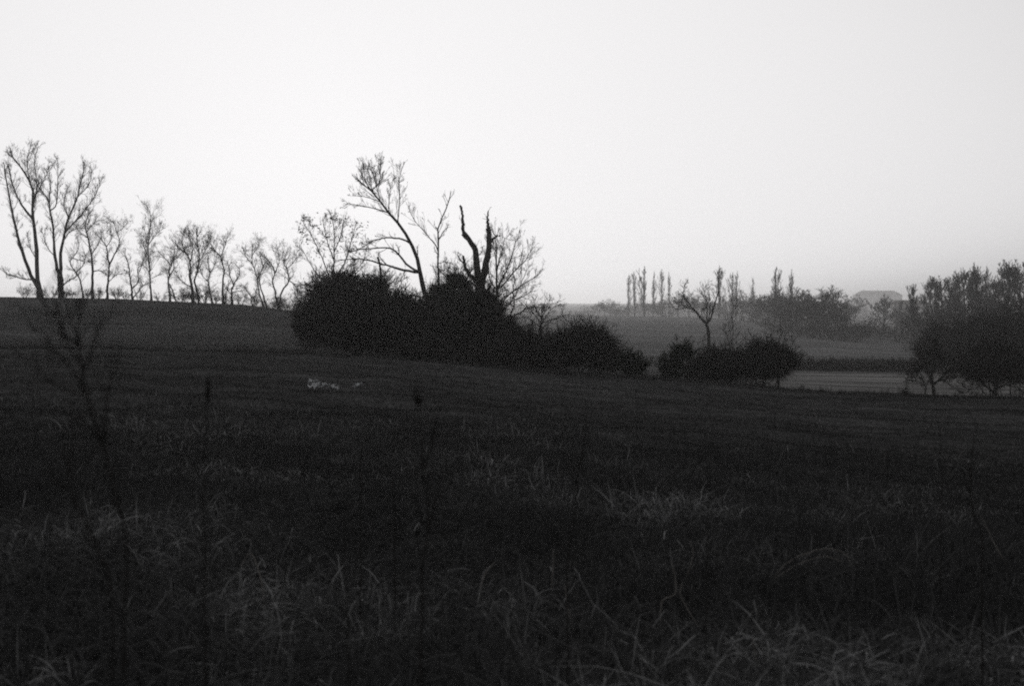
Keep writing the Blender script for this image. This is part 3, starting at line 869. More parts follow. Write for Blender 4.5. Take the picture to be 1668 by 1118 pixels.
guided('broken_tree', 'thick dead tree snapped off into bare jagged prongs like a fork', 'tree', 72, [
    dict(p=[(780, 600), (780, 545), (781.5, 495), (781.5, 462)], w=(21, 17), tw=3, tl=.7, t0=.6, lead=False),
    dict(p=[(780, 472), (776.5, 433), (774, 408), (763, 390), (756, 380)], w=(13, 8.5), par=0, tw=5, tl=.6, t0=.2, lead=False, dz=-.1),
    dict(p=[(758, 383), (754, 374), (753.4, 357), (751.5, 340), (749, 335)], w=(6.5, 3.6), par=1, tw=4, tl=.3, lead=False, dz=.05),
    dict(p=[(784, 472), (790, 435), (795, 413), (796.5, 390), (795, 372)], w=(14, 8), par=0, tw=6, tl=.5, t0=.2, lead=False, dz=.1),
    dict(p=[(795.5, 378), (794.2, 362), (795, 344)], w=(7.5, 1.8), par=3, tw=4, tl=.3, lead=False, dz=.05),
    dict(p=[(797, 396), (803, 390), (810, 384)], w=(6, 3.4), par=3, tw=2, tl=.4, lead=False),
    dict(p=[(779, 464), (772, 455), (765, 448), (757.7, 433), (754.4, 416)], w=(9.5, 4), par=0, tw=4, tl=.5, t0=.5, lead=False),
    dict(p=[(756, 430), (750, 424), (747, 418)], w=(3, 1.3), par=6, tw=5, tl=.5, lead=False),
    dict(p=[(777, 420), (784, 412), (786, 402)], w=(2, 1), par=1, tw=3, tl=.5),
], dict(wob=.18, up=.08, nch=[2.5, 2], ang=40, ratio=.5, rmin=.006, r0=.02), seed=23)
guided('bare_tree', 'wide bare tree with many fine branches fanning right behind the broken tree', 'tree', 76, [
    dict(p=[(809, 590), (809, 520), (809, 470), (808, 433), (809, 395), (806, 385)], w=(9, 1.4), tw=30, tl=1.2, t0=.35),
    dict(p=[(812, 472), (825, 458), (840, 440), (855, 425), (864, 410)], w=(3.4, .9), par=0, tw=22, tl=1.0, t0=.2),
    dict(p=[(811, 470), (823, 445), (833, 420), (840, 395)], w=(3.2, .9), par=0, tw=22, tl=1.0, t0=.2),
    dict(p=[(811, 498), (830, 480), (853, 463), (872, 452)], w=(3.4, .9), par=0, tw=20, tl=1.0, t0=.2),
    dict(p=[(809, 440), (816, 415), (822, 388)], w=(2.4, .8), par=0, tw=18, tl=1.0, t0=.2),
    dict(p=[(809, 480), (798, 455), (796, 430), (800, 405)], w=(2.6, .8), par=0, tw=16, tl=.9, t0=.2),
    dict(p=[(810, 510), (826, 500), (840, 480), (858, 440)], w=(2.6, .8), par=0, tw=18, tl=1.0, t0=.2),
], dict(wob=.17, up=.08, nch=[4, 3], ang=33, ratio=.55, rmin=.006, r0=.022), seed=24)
guided('bare_tree', 'low crooked bare tree reaching its arms to the right beside the fanning tree', 'tree', 70, [
    dict(p=[(828, 590), (828, 535), (830, 518), (839, 493), (835, 475), (839, 458)], w=(6, 1.3), tw=12, tl=.8, t0=.45),
    dict(p=[(839, 493), (853, 483), (866, 475)], w=(2.6, .9), par=0, tw=10, tl=.7),
    dict(p=[(832, 516), (850, 508), (865, 500), (881, 502)], w=(2.8, .9), par=0, tw=12, tl=.7),
    dict(p=[(829, 534), (848, 532), (868, 528)], w=(2, .8), par=0, tw=9, tl=.7),
    dict(p=[(836, 500), (820, 490), (812, 478)], w=(2, .8), par=0, tw=8, tl=.7),
], dict(wob=.2, up=.06, nch=[3.5, 2.5], ang=38, ratio=.55, rmin=.006, r0=.02), seed=25)
guided('small_tree', 'small neat bare tree with a round crown right of the thicket', 'tree', 72, [
    dict(p=[(880, 590), (880.5, 558), (881.7, 523), (883, 505)], w=(4.6, 1.6), tw=12, tl=.8, t0=.6),
    dict(p=[(881, 526), (870, 512), (862, 502), (850, 497)], w=(2, .8), par=0, tw=12, tl=.65, t0=.2),
    dict(p=[(882, 524), (893, 510), (903, 500), (912, 496)], w=(2, .8), par=0, tw=12, tl=.65, t0=.2),
    dict(p=[(881, 522), (874, 505), (870, 494)], w=(1.8, .8), par=0, tw=12, tl=.6, t0=.2),
    dict(p=[(882, 520), (890, 503), (895, 490)], w=(1.8, .8), par=0, tw=12, tl=.6, t0=.2),
    dict(p=[(881, 532), (862, 520), (846, 512)], w=(1.6, .7), par=0, tw=10, tl=.6, t0=.2),
    dict(p=[(882, 530), (900, 520), (916, 514)], w=(1.6, .7), par=0, tw=10, tl=.6, t0=.2),
], dict(wob=.2, up=.04, nch=[3.5, 2.5], ang=38, ratio=.55, rmin=.006, r0=.018), seed=26)
guided('dead_stump', 'short dead stem with a snapped top poking out of the great bush', 'tree', 70, [
    dict(p=[(622, 585), (623, 500), (621, 460), (619, 434), (616, 418)], w=(5, 3.4), tw=5, tl=.5, t0=.5, lead=False),
    dict(p=[(623, 470), (634, 456), (643, 446)], w=(2.6, 1.4), par=0, tw=4, tl=.5, lead=False),
], dict(wob=.18, up=.06, nch=[2.5, 2], ang=40, ratio=.5, rmin=.006, r0=.02), seed=27)


def leaf_tree():
    """thin stems carrying clusters of withered leaves"""
    Y = 78
    r = guided('leafy_thorn_tree', 'thin stemmed tree still holding clusters of withered leaves behind the great bush', 'tree', Y, [
        dict(p=[(541, 590), (543, 480), (543.5, 438), (543.5, 408), (545, 378), (540, 352)], w=(4.5, 1), tw=18, tl=.9, t0=.5),
        dict(p=[(541, 470), (530, 434), (519, 408), (504, 378), (494, 362)], w=(2.6, .9), par=0, tw=16, tl=.8, t0=.4),
        dict(p=[(543, 460), (560, 430), (570, 400), (578, 372)], w=(2.4, .8), par=0, tw=16, tl=.8, t0=.4),
        dict(p=[(543, 420), (532, 390), (526, 360)], w=(2, .8), par=0, tw=14, tl=.8, t0=.3),
        dict(p=[(544, 410), (556, 382), (560, 358)], w=(2, .8), par=0, tw=14, tl=.8, t0=.3),
        dict(p=[(543, 470), (575, 445), (592, 425), (598, 400)], w=(2, .8), par=0, tw=14, tl=.8, t0=.4),
        dict(p=[(541, 475), (515, 445), (500, 420), (488, 400)], w=(2, .8), par=0, tw=12, tl=.8, t0=.5),
    ], dict(wob=.2, up=.06, nch=[3.5, 2.5], ang=38, ratio=.55, rmin=.006, r0=.02), seed=28)
    rr = np.random.default_rng(5)
    cl = [(500, 358, 9, 7, 70), (492, 374, 8, 6, 50), (512, 368, 8, 5, 40), (536, 352, 12, 6, 70), (548, 360, 9, 6, 50), (566, 364, 12, 9, 50),
          (530, 384, 14, 8, 50), (556, 385, 16, 12, 50), (585, 385, 12, 12, 40), (505, 390, 12, 8, 40), (545, 405, 22, 12, 60), (520, 410, 14, 10, 40), (578, 410, 14, 10, 40), (590, 372, 8, 8, 24)]
    gq = Geo()
    for px, py, rx, ry, n in cl:
        c = np.column_stack([px + rr.normal(0, rx*.6, n), py + rr.normal(0, ry*.6, n)])
        yy = Y + rr.normal(0, .8, n)
        p = np.column_stack([(c[:, 0]-CX)/F*yy, yy, ZC-(c[:, 1]-HY)/F*yy])
        d = rr.normal(size=(n, 3)); d /= np.linalg.norm(d, axis=1, keepdims=True)
        L = rr.uniform(.06, .17, n)
        q = np.stack([p, p + d*L[:, None]*.5, p + d*L[:, None] + np.array([0, 0, -.02])], 1)
        sd = np.cross(d, rr.normal(size=(n, 3))); sd /= np.linalg.norm(sd, axis=1, keepdims=True)
        gq.ribbons(q, L[:, None]*np.array([[.15, .55, .08]]), sd)
    gq.build('leaves', M['dry_leaf'], r)


leaf_tree()

TH = 'dark bushes of the central thicket'
bush('great_bush', 'largest dark bush, a rounded black mass at the left of the thicket', 'bush', 66,
     [(570, 515, 84, 70), (522, 520, 46, 60), (506, 545, 32, 42), (546, 472, 46, 36), (592, 472, 46, 36), (626, 505, 40, 50), (640, 550, 50, 45), (600, 560, 70, 40)], 42000, TH, seed=31, stems=14, tl=.34, tw=.02, stem_px=575, leafy=.35, mat='twig', core=.64, sub=20, fuzz=.55, sprays=190, spray_l=.32)
bush('ivy_bush', 'dark leafy evergreen bush with a knobbly top left of the broken tree', 'bush', 68,
     [(735, 500, 40, 44), (722, 478, 24, 20), (750, 468, 22, 22), (742, 456, 14, 12), (760, 500, 28, 34), (705, 520, 26, 36), (735, 545, 50, 45)], 30000, TH, seed=32, stems=8, tl=.3, tw=.016, leafy=.65)
bush('dark_bush', 'low dark bush filling the gap under the leaning tree', 'bush', 67,
     [(675, 545, 40, 45), (660, 520, 26, 28), (695, 525, 24, 26), (690, 560, 50, 40), (655, 565, 40, 30)], 20000, TH, seed=33, stems=8, leafy=.35, mat='twig')
bush('dark_bush', 'dark bush crowding the foot of the broken tree', 'bush', 68,
     [(795, 540, 36, 52), (775, 510, 20, 34), (812, 548, 34, 42), (785, 565, 60, 35), (800, 505, 20, 30)], 22000, TH, seed=34, stems=8, leafy=.4, mat='twig')
bush('dark_bush', 'low dark bush between the broken tree and the small round tree', 'bush', 66,
     [(850, 575, 34, 30), (835, 565, 24, 28), (875, 585, 34, 24), (820, 580, 30, 28)], 13000, TH, seed=35, stems=7, leafy=.35, mat='twig')
bush('twiggy_bush', 'broad low twiggy bush right of the small round tree', 'bush', 68,
     [(950, 575, 50, 34), (925, 568, 34, 28), (982, 578, 36, 30), (955, 556, 34, 20), (910, 588, 34, 22), (990, 595, 30, 18)], 21000, TH, seed=36, stems=12, tl=.45, tw=.017, leafy=.2, mat='twig', fuzz=.4)
bush('twiggy_bush', 'ragged twiggy bush filling the dip under the small round tree', 'bush', 69,
     [(890, 578, 30, 24), (868, 566, 24, 24), (908, 572, 22, 22), (885, 592, 40, 16)], 9000, TH, seed=42, stems=9, tl=.42, tw=.017, leafy=.15, mat='twig', fuzz=.4)
bush('twiggy_bush', 'ragged bush joining the great bush to the ivy bush', 'bush', 70,
     [(672, 515, 30, 24), (700, 508, 20, 22), (655, 505, 18, 20), (680, 540, 40, 26)], 9000, TH, seed=43, stems=9, tl=.42, tw=.017, leafy=.15, mat='twig', fuzz=.4)
bush('low_bush', 'low dark growth along the foot of the ivy bush', 'bush', 63,
     [(740, 590, 50, 16), (700, 586, 40, 16), (785, 594, 40, 16), (650, 584, 40, 14), (820, 598, 34, 14)], 12000, TH, seed=44, stems=7, tl=.34, tw=.018, leafy=.3, mat='twig', fuzz=.3)
bush('round_bush', 'small black rounded bush standing alone at the field edge', 'bush', 60,
     [(1032, 600, 19, 14), (1022, 596, 12, 12), (1042, 600, 10, 13), (1026, 608, 18, 10)], 6500, 'bushes along the low field edge', seed=37, stems=5, tl=.24, tw=.016, leafy=.6)
bush('ivy_stump', 'black ivy covered stump shaped like a bent mushroom', 'bush', 62,
     [(1112, 577, 18, 13), (1104, 582, 14, 14), (1122, 580, 9, 13), (1096, 598, 15, 16), (1086, 602, 12, 12), (1094, 612, 20, 9)], 9000, 'bushes along the low field edge', seed=38, stems=5, tl=.2, tw=.014, leafy=.75, fuzz=.12)
bush('twiggy_bush', 'pale brown low bush between the ivy stump and the forked tree', 'bush', 66,
     [(1140, 600, 22, 20), (1128, 606, 18, 14), (1152, 604, 18, 20), (1140, 614, 30, 9)], 3600, 'bushes along the low field edge', seed=39, stems=8, tl=.4, tw=.016, leafy=.15, mat='pale_twig', fuzz=.35)
bush('twiggy_bush', 'dark bush with arching twigs at the foot of the forked tree', 'bush', 66,
     [(1180, 596, 30, 26), (1165, 594, 20, 24), (1198, 598, 20, 22), (1180, 612, 34, 14), (1160, 610, 22, 14)], 7000, 'bushes along the low field edge', seed=40, stems=10, tl=.42, tw=.018, leafy=.25, mat='twig', fuzz=.35)
bush('twiggy_bush', 'wide rounded dark bush on several short trunks at the right end of the bush row', 'bush', 64,
     [(1252, 592, 38, 26), (1232, 594, 26, 24), (1275, 594, 24, 24), (1252, 576, 28, 13), (1250, 608, 46, 12), (1215, 602, 20, 18)], 19000, 'bushes along the low field edge', seed=41, stems=10, tl=.36, tw=.018, leafy=.3, mat='twig', fuzz=.25, stem_px=1252)

# ================================================================== RIGHT MIDDLE DISTANCE
guided('forked_tree', 'lone bare tree forking in a wide V in front of the far field', 'tree', 92, [
    dict(p=[(1158, 610), (1157, 575), (1154.8, 558), (1153.4, 539), (1151, 530)], w=(6.5, 5), tw=2, tl=.7, lead=False),
    dict(p=[(1151, 533), (1142.6, 520), (1135.4, 510), (1128, 502), (1119.6, 492), (1113.8, 480), (1115, 467)], w=(4, 1.1), par=0, tw=16, tl=.9, t0=.4),
    dict(p=[(1152, 532), (1158, 518), (1163, 500), (1168.5, 483), (1170, 467), (1169, 452)], w=(3.8, 1), par=0, tw=14, tl=.9, t0=.4),
    dict(p=[(1151.5, 531), (1152, 506), (1151, 489), (1145.5, 470)], w=(2.6, .8), par=0, tw=16, tl=.9, t0=.4),
    dict(p=[(1150, 530), (1145, 516), (1142, 508)], w=(2, .9), par=0, tw=5, tl=.7),
    dict(p=[(1153, 528), (1157, 505), (1156, 485)], w=(2, .8), par=0, tw=9, tl=.8),
    dict(p=[(1130, 504), (1118, 500), (1108, 493)], w=(2, .9), par=1, tw=9, tl=.8),
    dict(p=[(1152, 540), (1147, 548), (1144, 556)], w=(1.2, .7), par=0, tw=2, tl=.6),
], dict(wob=.2, up=.06, nch=[3.5, 2.5], ang=38, ratio=.55, rmin=.008, r0=.022), seed=51)
guided('bare_tree', 'thin upright bare sapling just right of the forked tree', 'tree', 94, [
    dict(p=[(1190, 610), (1190, 570), (1194, 545), (1193, 520), (1195, 500)], w=(2.8, .8), tw=22, tl=1.1, t0=.3),
    dict(p=[(1191, 565), (1184, 550), (1182, 535)], w=(1.4, .7), par=0, tw=8, tl=.8),
], dict(wob=.16, up=.1, nch=[3, 2.5], ang=32, ratio=.55, rmin=.008, r0=.02), seed=52)

# poplars on the far field edge
PG = 'row of Lombardy poplars on the horizon'
for i, (px, top, Y, wd, lab) in enumerate([
        (1023, 446, 600, .8, 'faint poplar at the left end of the poplar row'),
        (1034, 440, 600, .75, 'slim poplar second from the left in the poplar row'),
        (1049, 432, 590, 1.25, 'stoutest tall poplar in the left poplar row'),
        (1064, 441, 600, .7, 'slim poplar right of the stoutest poplar'),
        (1079, 438, 600, .8, 'slim straight poplar nearest the left of the domed trees'),
        (1090, 442, 610, .55, 'thin faint poplar touching the left of the domed trees'),
        (1171, 432, 560, 1.0, 'tall poplar rising behind the right arm of the forked tree'),
        (1192, 442, 560, .9, 'twin topped poplar standing left of the middle wood'),
        (1199, 440, 562, .7, 'thin poplar pressed against the twin topped one'),
        (1226, 450, 600, .6, 'faint poplar rising out of the middle wood'),
        (1262, 434, 420, 1.2, 'thick dark poplar at the left of the big hill wood'),
        (1288, 438, 440, .7, 'poplar spike sticking out above the big hill wood')]):
    place_tree('poplar', i % 6, 'poplar_tree', lab, 'poplar', px, Y, top, PG, wide=wd*1.1, tilt=RNG.uniform(-.02, .02))

FG = 'rounded trees of the far woods'
far = [  # kind, px, Y, top, wide, label
    ('round', 985, 640, 488, 1.2, 'faint low tree at the left end of the far tree line'),
    ('scrub', 1002, 640, 494, 1.6, 'faint bush left of the poplar row'),
    ('round', 968, 820, 493, 1.6, 'very faint low tree on the horizon right of the twiggy bush'),
    ('round', 995, 780, 486, 1.3, 'faint rounded tree just left of the first poplar'),
    ('scrub', 1014, 700, 492, 2.2, 'faint low bush at the foot of the first poplar'),
    ('round', 1042, 820, 489, 1.7, 'faint low tree behind the gap before the stoutest poplar'),
    ('round', 1058, 840, 491, 1.7, 'faint low tree right behind the stoutest poplar'),
    ('round', 1072, 800, 488, 1.7, 'faint low tree between the slim right hand poplars'),
    ('scrub', 1088, 640, 488, 2.2, 'bush at the foot of the thin faint poplar'),
    ('round', 1150, 640, 484, 1.6, 'faint tree in the middle of the forked tree gap'),
    ('round', 1188, 640, 480, 1.5, 'faint tree behind the twin topped poplar'),
    ('round', 1254, 420, 478, 1.2, 'dense tree left of the thick dark poplar foot'),
    ('round', 1232, 470, 482, 1.4, 'low dark tree in front of the pale domed trees'),
    ('scrub', 1246, 400, 500, 2.2, 'low bush joining the middle wood to the hill wood'),
    ('scrub', 945, 420, 502, 1.8, 'faint small bush on the skyline above the twiggy bush'),
    ('round', 1106, 590, 474, 1.25, 'domed tree left of the forked tree crown'),
    ('round', 1122, 580, 471, 1.2, 'domed tree straight behind the left arm of the forked tree'),
    ('round', 1138, 590, 478, 1.1, 'domed tree behind the gap of the forked tree'),
    ('round', 1160, 575, 490, 1.2, 'low tree behind the right arm of the forked tree'),
    ('scrub', 1180, 560, 494, 1.6, 'low bush at the foot of the twin topped poplar'),
    ('round', 1206, 560, 471, 1.2, 'pale domed tree right of the twin topped poplar'),
    ('round', 1224, 570, 474, 1.2, 'pale domed tree in the middle wood'),
    ('round', 1242, 560, 477, 1.2, 'pale domed tree left of the thick poplar'),
    ('scrub', 1216, 520, 498, 1.8, 'low bush in front of the middle wood'),
    ('round', 1270, 345, 470, 1.2, 'dense tree right of the thick dark poplar'),
    ('round', 1284, 330, 466, 1.2, 'dense flat topped tree under the poplar spike in the big hill wood'),
    ('round', 1298, 340, 467, 1.2, 'dense tree left of the centre of the big hill wood'),
    ('round', 1312, 325, 468, 1.2, 'dense tree at the centre of the big hill wood'),
    ('round', 1334, 330, 463, 1.2, 'tallest rounded tree of the big hill wood'),
    ('round', 1350, 320, 474, 1.25, 'dense tree on the right shoulder of the big hill wood'),
    ('round', 1364, 310, 488, 1.3, 'lower tree at the right end of the big hill wood'),
    ('round', 1290, 300, 484, 1.4, 'low spreading tree in front of the left half of the hill wood'),
    ('round', 1322, 296, 484, 1.4, 'low spreading tree in front of the middle of the hill wood'),
    ('round', 1346, 292, 492, 1.4, 'low spreading tree in front of the right half of the hill wood'),
    ('scrub', 1268, 300, 504, 2.2, 'low bush at the field edge under the thick poplar'),
    ('scrub', 1292, 286, 508, 2.4, 'low bush at the field edge below the left half of the hill wood'),
    ('scrub', 1316, 282, 510, 2.4, 'low bush at the field edge below the middle of the hill wood'),
    ('scrub', 1342, 276, 512, 2.4, 'low bush at the field edge below the right shoulder of the hill wood'),
    ('scrub', 1368, 270, 514, 2.4, 'low bush where the hill wood slopes down to the field'),
    ('scrub', 1390, 265, 522, 2.4, 'low bush at the right tip of the hill wood'),
    ('round', 1378, 700, 479, 1.1, 'faint pale tree left of the pale far building'),
    ('round', 1391, 700, 477, 1.1, 'faint pale tree touching the left wall of the pale far building'),
    ('scrub', 1412, 360, 508, 1.8, 'small dark bush in front of the pale far building'),
    ('scrub', 1400, 350, 524, 2.4, 'low hedge bush left below the pale far building'),
    ('round', 1440, 420, 478, 1.0, 'tree with clumped crown in front of the right end of the pale far building'),
    ('scrub', 1432, 330, 520, 2.6, 'low hedge bush below the pale far building'),
    ('scrub', 1462, 310, 516, 2.4, 'low hedge bush right below the pale far building'),
    ('round', 1468, 400, 490, 1.0, 'low dark tree between the pale far building and the layered tree'),
    ('tall', 1491, 300, 461, .8, 'thin layered tree standing alone left of the right hand wood'),
    ('round', 1484, 330, 500, 1.2, 'low tree at the foot of the layered tree'),
    ('scrub', 1500, 290, 520, 2.2, 'low bush at the foot of the right hand wood'),
]
cnt = {}
for kind, px, Y, top, wd, lab in far:
    cnt[kind] = cnt.get(kind, 0) + 1
    place_tree(kind, cnt[kind] % 4, 'far_bush' if kind == 'scrub' else 'far_tree', lab, 'bush' if kind == 'scrub' else 'tree', px, Y, top, FG, wide=wd)

WG = 'trees of the right hand wood'
wood = [
    ('tall', 1515, 324, 449, 1.1, 'pale feathery tree at the left edge of the right hand wood'),
    ('tall', 1532, 304, 447, 1.2, 'bare tree second from the left edge of the right hand wood'),
    ('tall', 1552, 331, 446, 1.2, 'bare tree on the left shoulder of the right hand wood'),
    ('tall', 1572, 310, 434, 1.1, 'bare tree left of the highest spike of the right hand wood'),
    ('poplar', 1583, 317, 428, 1.6, 'spiky upright tree forming the highest spike of the wood'),
    ('tall', 1598, 297, 438, 1.2, 'bare tree right of the highest spike'),
    ('poplar', 1603, 324, 432, 1.2, 'second spiky upright tree right of the highest spike'),
    ('tall', 1618, 304, 448, 1.2, 'bare tree in the dip of the right hand wood'),
    ('tall', 1640, 283, 426, 1.3, 'tall bare tree near the right edge of the picture'),
    ('tall', 1662, 276, 420, 1.3, 'tallest bare tree at the right edge of the picture'),
    ('tall', 1690, 283, 424, 1.3, 'bare tree partly cut by the right edge of the picture'),
    ('round', 1525, 224, 490, 1.3, 'low spreading tree under the left edge of the wood'),
    ('round', 1556, 213, 486, 1.3, 'low spreading tree in front of the left shoulder of the wood'),
    ('round', 1588, 207, 484, 1.3, 'low spreading tree in front of the highest spike'),
    ('round', 1620, 201, 482, 1.3, 'low spreading tree in front of the dip of the wood'),
    ('round', 1654, 195, 478, 1.3, 'low spreading tree in front of the tallest bare tree'),
    ('scrub', 1505, 190, 545, 2.2, 'dark bush at the left foot of the wood'),
    ('scrub', 1540, 175, 535, 2.2, 'dark bush second along the foot of the wood'),
    ('scrub', 1575, 165, 532, 2.2, 'dark bush under the highest spike along the foot of the wood'),
    ('scrub', 1610, 158, 530, 2.2, 'dark bush fourth along the foot of the wood'),
    ('scrub', 1645, 152, 528, 2.2, 'dark bush along the foot of the wood beneath the tallest tree'),
    ('scrub', 1680, 150, 526, 2.2, 'dark bush along the foot of the wood at the picture edge'),
]
for i, (kind, px, Y, top, wd, lab) in enumerate(wood):
    place_tree(kind, i % 4, 'wood_bush' if kind == 'scrub' else 'wood_tree', lab, 'bush' if kind == 'scrub' else 'tree', px, Y, top, WG, wide=wd)
# dark understorey in front of the wood
UG = 'dark undergrowth bushes in front of the wood'
for i, (px, py, rx, ry, Y, lab) in enumerate([
        (1545, 560, 40, 30, 130, 'dark undergrowth bush behind the left near tree'),
        (1600, 555, 44, 36, 128, 'dark undergrowth bush between the two near trees'),
        (1655, 550, 46, 42, 126, 'dark undergrowth bush behind the near tree at the right edge')]):
    bush('undergrowth_bush', lab, 'bush', Y, [(px, py, rx, ry), (px-18, py+14, rx*.7, ry*.8), (px+16, py+10, rx*.7, ry*.8), (px, py+24, rx, ry*.6)], 16000, UG, seed=60+i, stems=8, tl=.8, tw=.03, leafy=.25, mat='twig', fuzz=.35)
# hedge along the pale field
HG = 'low hedge bushes behind the pale strip of field'
names = ['left end', 'left third', 'middle', 'right third', 'right end', 'far right']
for i, px in enumerate([1318, 1350, 1384, 1418, 1452, 1484]):
    bush('hedge_bush', 'low dark hedge bush behind the pale field strip, %s of the hedge' % names[i], 'hedge', 128,
         [(px, 600, 20, 7), (px-10, 602, 14, 5), (px+11, 601, 14, 6)], 4200, HG, seed=70+i, stems=5, tl=.45, tw=.022, leafy=.25, mat='twig', fuzz=.3)

# weed tufts on the crest in front of the pale strip
for i, (px, h) in enumerate([(1306, .5), (1318, .32), (1338, .38), (1372, .3), (1398, .26), (1441, .42), (1473, .62), (1478, .4), (1497, .3), (1556, .34), (1590, .4)]):
    b0 = ground_at(px, 47.0); tp = HY + (ZC - b0[2] - h)*F/47.0
    place_tree('scrub', i % 4, 'weed_tuft', 'small dark weed tuft on the field edge, ' + ['nearest the right end of the bush row', 'second from the bush row', 'third from the bush row', 'fourth from the bush row', 'fifth from the bush row', 'sixth from the bush row', 'the tallest one', 'just right of the tallest one', 'left of the split thorn tree', 'right of the split thorn tree', 'under the drooping thorn tree'][i],
               'weed', px, 47.0, tp, 'weed tufts on the field edge', wide=.8)

# two near trees at the right
NT = dict(wob=.2, up=.03, nch=[4, 3, 2], ang=40, ratio=.56, rmin=.008, r0=.025)
guided('thorn_tree', 'spreading thorn tree with a split dark trunk on the pale field strip', 'tree', 68, [
    dict(p=[(1521, 648), (1520, 632), (1518, 612), (1522, 592), (1518, 575)], w=(8, 2), tw=22, tl=1.0, t0=.3),
    dict(p=[(1506, 645), (1508, 632), (1502, 618), (1490, 608)], w=(3.6, 1.2), tw=14, tl=.9, t0=.3),
    dict(p=[(1520, 630), (1535, 612), (1545, 592)], w=(3.6, 1), par=0, tw=16, tl=.9, t0=.2),
    dict(p=[(1519, 622), (1506, 600), (1500, 582)], w=(3.4, 1), par=0, tw=16, tl=.9, t0=.2),
    dict(p=[(1520, 626), (1538, 618), (1554, 606)], w=(2.6, .9), par=0, tw=14, tl=.8, t0=.2),
    dict(p=[(1508, 630), (1496, 622), (1482, 620)], w=(2, .9), par=1, tw=10, tl=.7, t0=.2),
    dict(p=[(1519, 610), (1530, 590), (1528, 570)], w=(2.6, .9), par=0, tw=14, tl=.9, t0=.2),
], NT, 'near thorn trees at the right', seed=81)
guided('thorn_tree', 'dark low thorn tree with drooping dense crown at the right edge of the field', 'tree', 66, [
    dict(p=[(1620, 652), (1620, 638), (1622, 622), (1618, 600)], w=(10, 3), tw=22, tl=1.1, t0=.3),
    dict(p=[(1619, 640), (1604, 628), (1588, 614), (1574, 606)], w=(4, 1.1), par=0, tw=22, tl=1.0, t0=.2),
    dict(p=[(1621, 638), (1638, 626), (1654, 612), (1668, 604)], w=(4, 1.1), par=0, tw=22, tl=1.0, t0=.2),
    dict(p=[(1620, 632), (1606, 610), (1596, 590)], w=(3.4, 1), par=0, tw=20, tl=1.1, t0=.2),
    dict(p=[(1621, 630), (1636, 606), (1642, 586)], w=(3.4, 1), par=0, tw=20, tl=1.1, t0=.2),
    dict(p=[(1605, 629), (1590, 632), (1574, 640)], w=(2, .8), par=1, tw=14, tl=.7, t0=.2),
    dict(p=[(1637, 627), (1654, 632), (1668, 638)], w=(2, .8), par=2, tw=14, tl=.7, t0=.2),
], NT, 'near thorn trees at the right', seed=82)
bush('thorn_bush', 'dense dark thorn bush crowding behind the drooping thorn tree', 'bush', 72,
     [(1625, 606, 48, 24), (1590, 610, 28, 18), (1660, 606, 34, 26), (1625, 585, 36, 18)], 15000, 'near thorn trees at the right', seed=83, stems=8, tl=.42, tw=.02, leafy=.25, mat='twig', fuzz=.3)


# ================================================================== FAR BUILDINGS
def box(geo, lo, hi):
    x0, y0, z0 = lo; x1, y1, z1 = hi
    V = np.array([[x0, y0, z0], [x1, y0, z0], [x1, y1, z0], [x0, y1, z0], [x0, y0, z1], [x1, y0, z1], [x1, y1, z1], [x0, y1, z1]], float)
    Fq = np.array([[0, 3, 2, 1], [4, 5, 6, 7], [0, 1, 5, 4], [1, 2, 6, 5], [2, 3, 7, 6], [3, 0, 4, 7]])
    geo.add(V, Fq)


def house(name, label, px0, px1, Y, py_eave, py_ridge, dep, hip, nwin, chim):
    x0, x1 = (px0-CX)/F*Y, (px1-CX)/F*Y
    zb = hz((x0+x1)/2, Y) - .3
    ze, zr = ZC-(py_eave-HY)/F*Y, ZC-(py_ridge-HY)/F*Y
    root = thing(name, ((x0+x1)/2, Y, zb), label, 'building')
    wgeo = Geo(); box(wgeo, (x0, Y, zb), (x1, Y+dep, ze)); wgeo.build('wall', M['wall'], root)
    ov = .5; hx = hip*(x1-x0)
    V = np.array([[x0-ov, Y-ov, ze+.004], [x1+ov, Y-ov, ze+.004], [x1+ov, Y+dep+ov, ze+.004], [x0-ov, Y+dep+ov, ze+.004],
                  [x0-ov+hx, Y+dep*.5, zr], [x1+ov-hx, Y+dep*.5, zr]], float)
    rg = Geo(); rg.add(V, [np.array([[0, 1, 5, 4], [2, 3, 4, 5], [3, 2, 1, 0]]), np.array([[1, 2, 5], [3, 0, 4]])])
    rf = rg.build('roof', M['roof'], root)
    for cxr in chim:
        cg = Geo(); xx = x0 + (x1-x0)*cxr
        box(cg, (xx-.5, Y+dep*.5-.5, zr-1.2), (xx+.5, Y+dep*.5+.5, zr+1.3))
        c = cg.build('chimney', M['chim'], root); c.parent = rf
        c.location = (0, 0, 0)
    hgt = ze-zb
    for fl in range(2 if hgt > 5 else 1):
        for k in range(nwin):
            xx = x0 + (x1-x0)*(k+.5)/nwin; zz = ze - 1.9 - fl*3
            wg = Geo(); box(wg, (xx-.55, Y-.03, zz-.75), (xx+.55, Y+.05, zz+.75)); wg.build('window', M['glass'], root)


house('far_building', 'pale blocky far building fading into haze on the skyline', 1396, 1470, 2050, 481, 473.5, 26, .15, 9, (.2, .5))
house('long_shed', 'long low dark roofed building half hidden by trees right of the pale far building', 1462, 1512, 620, 496, 489, 9, .02, 5, ())

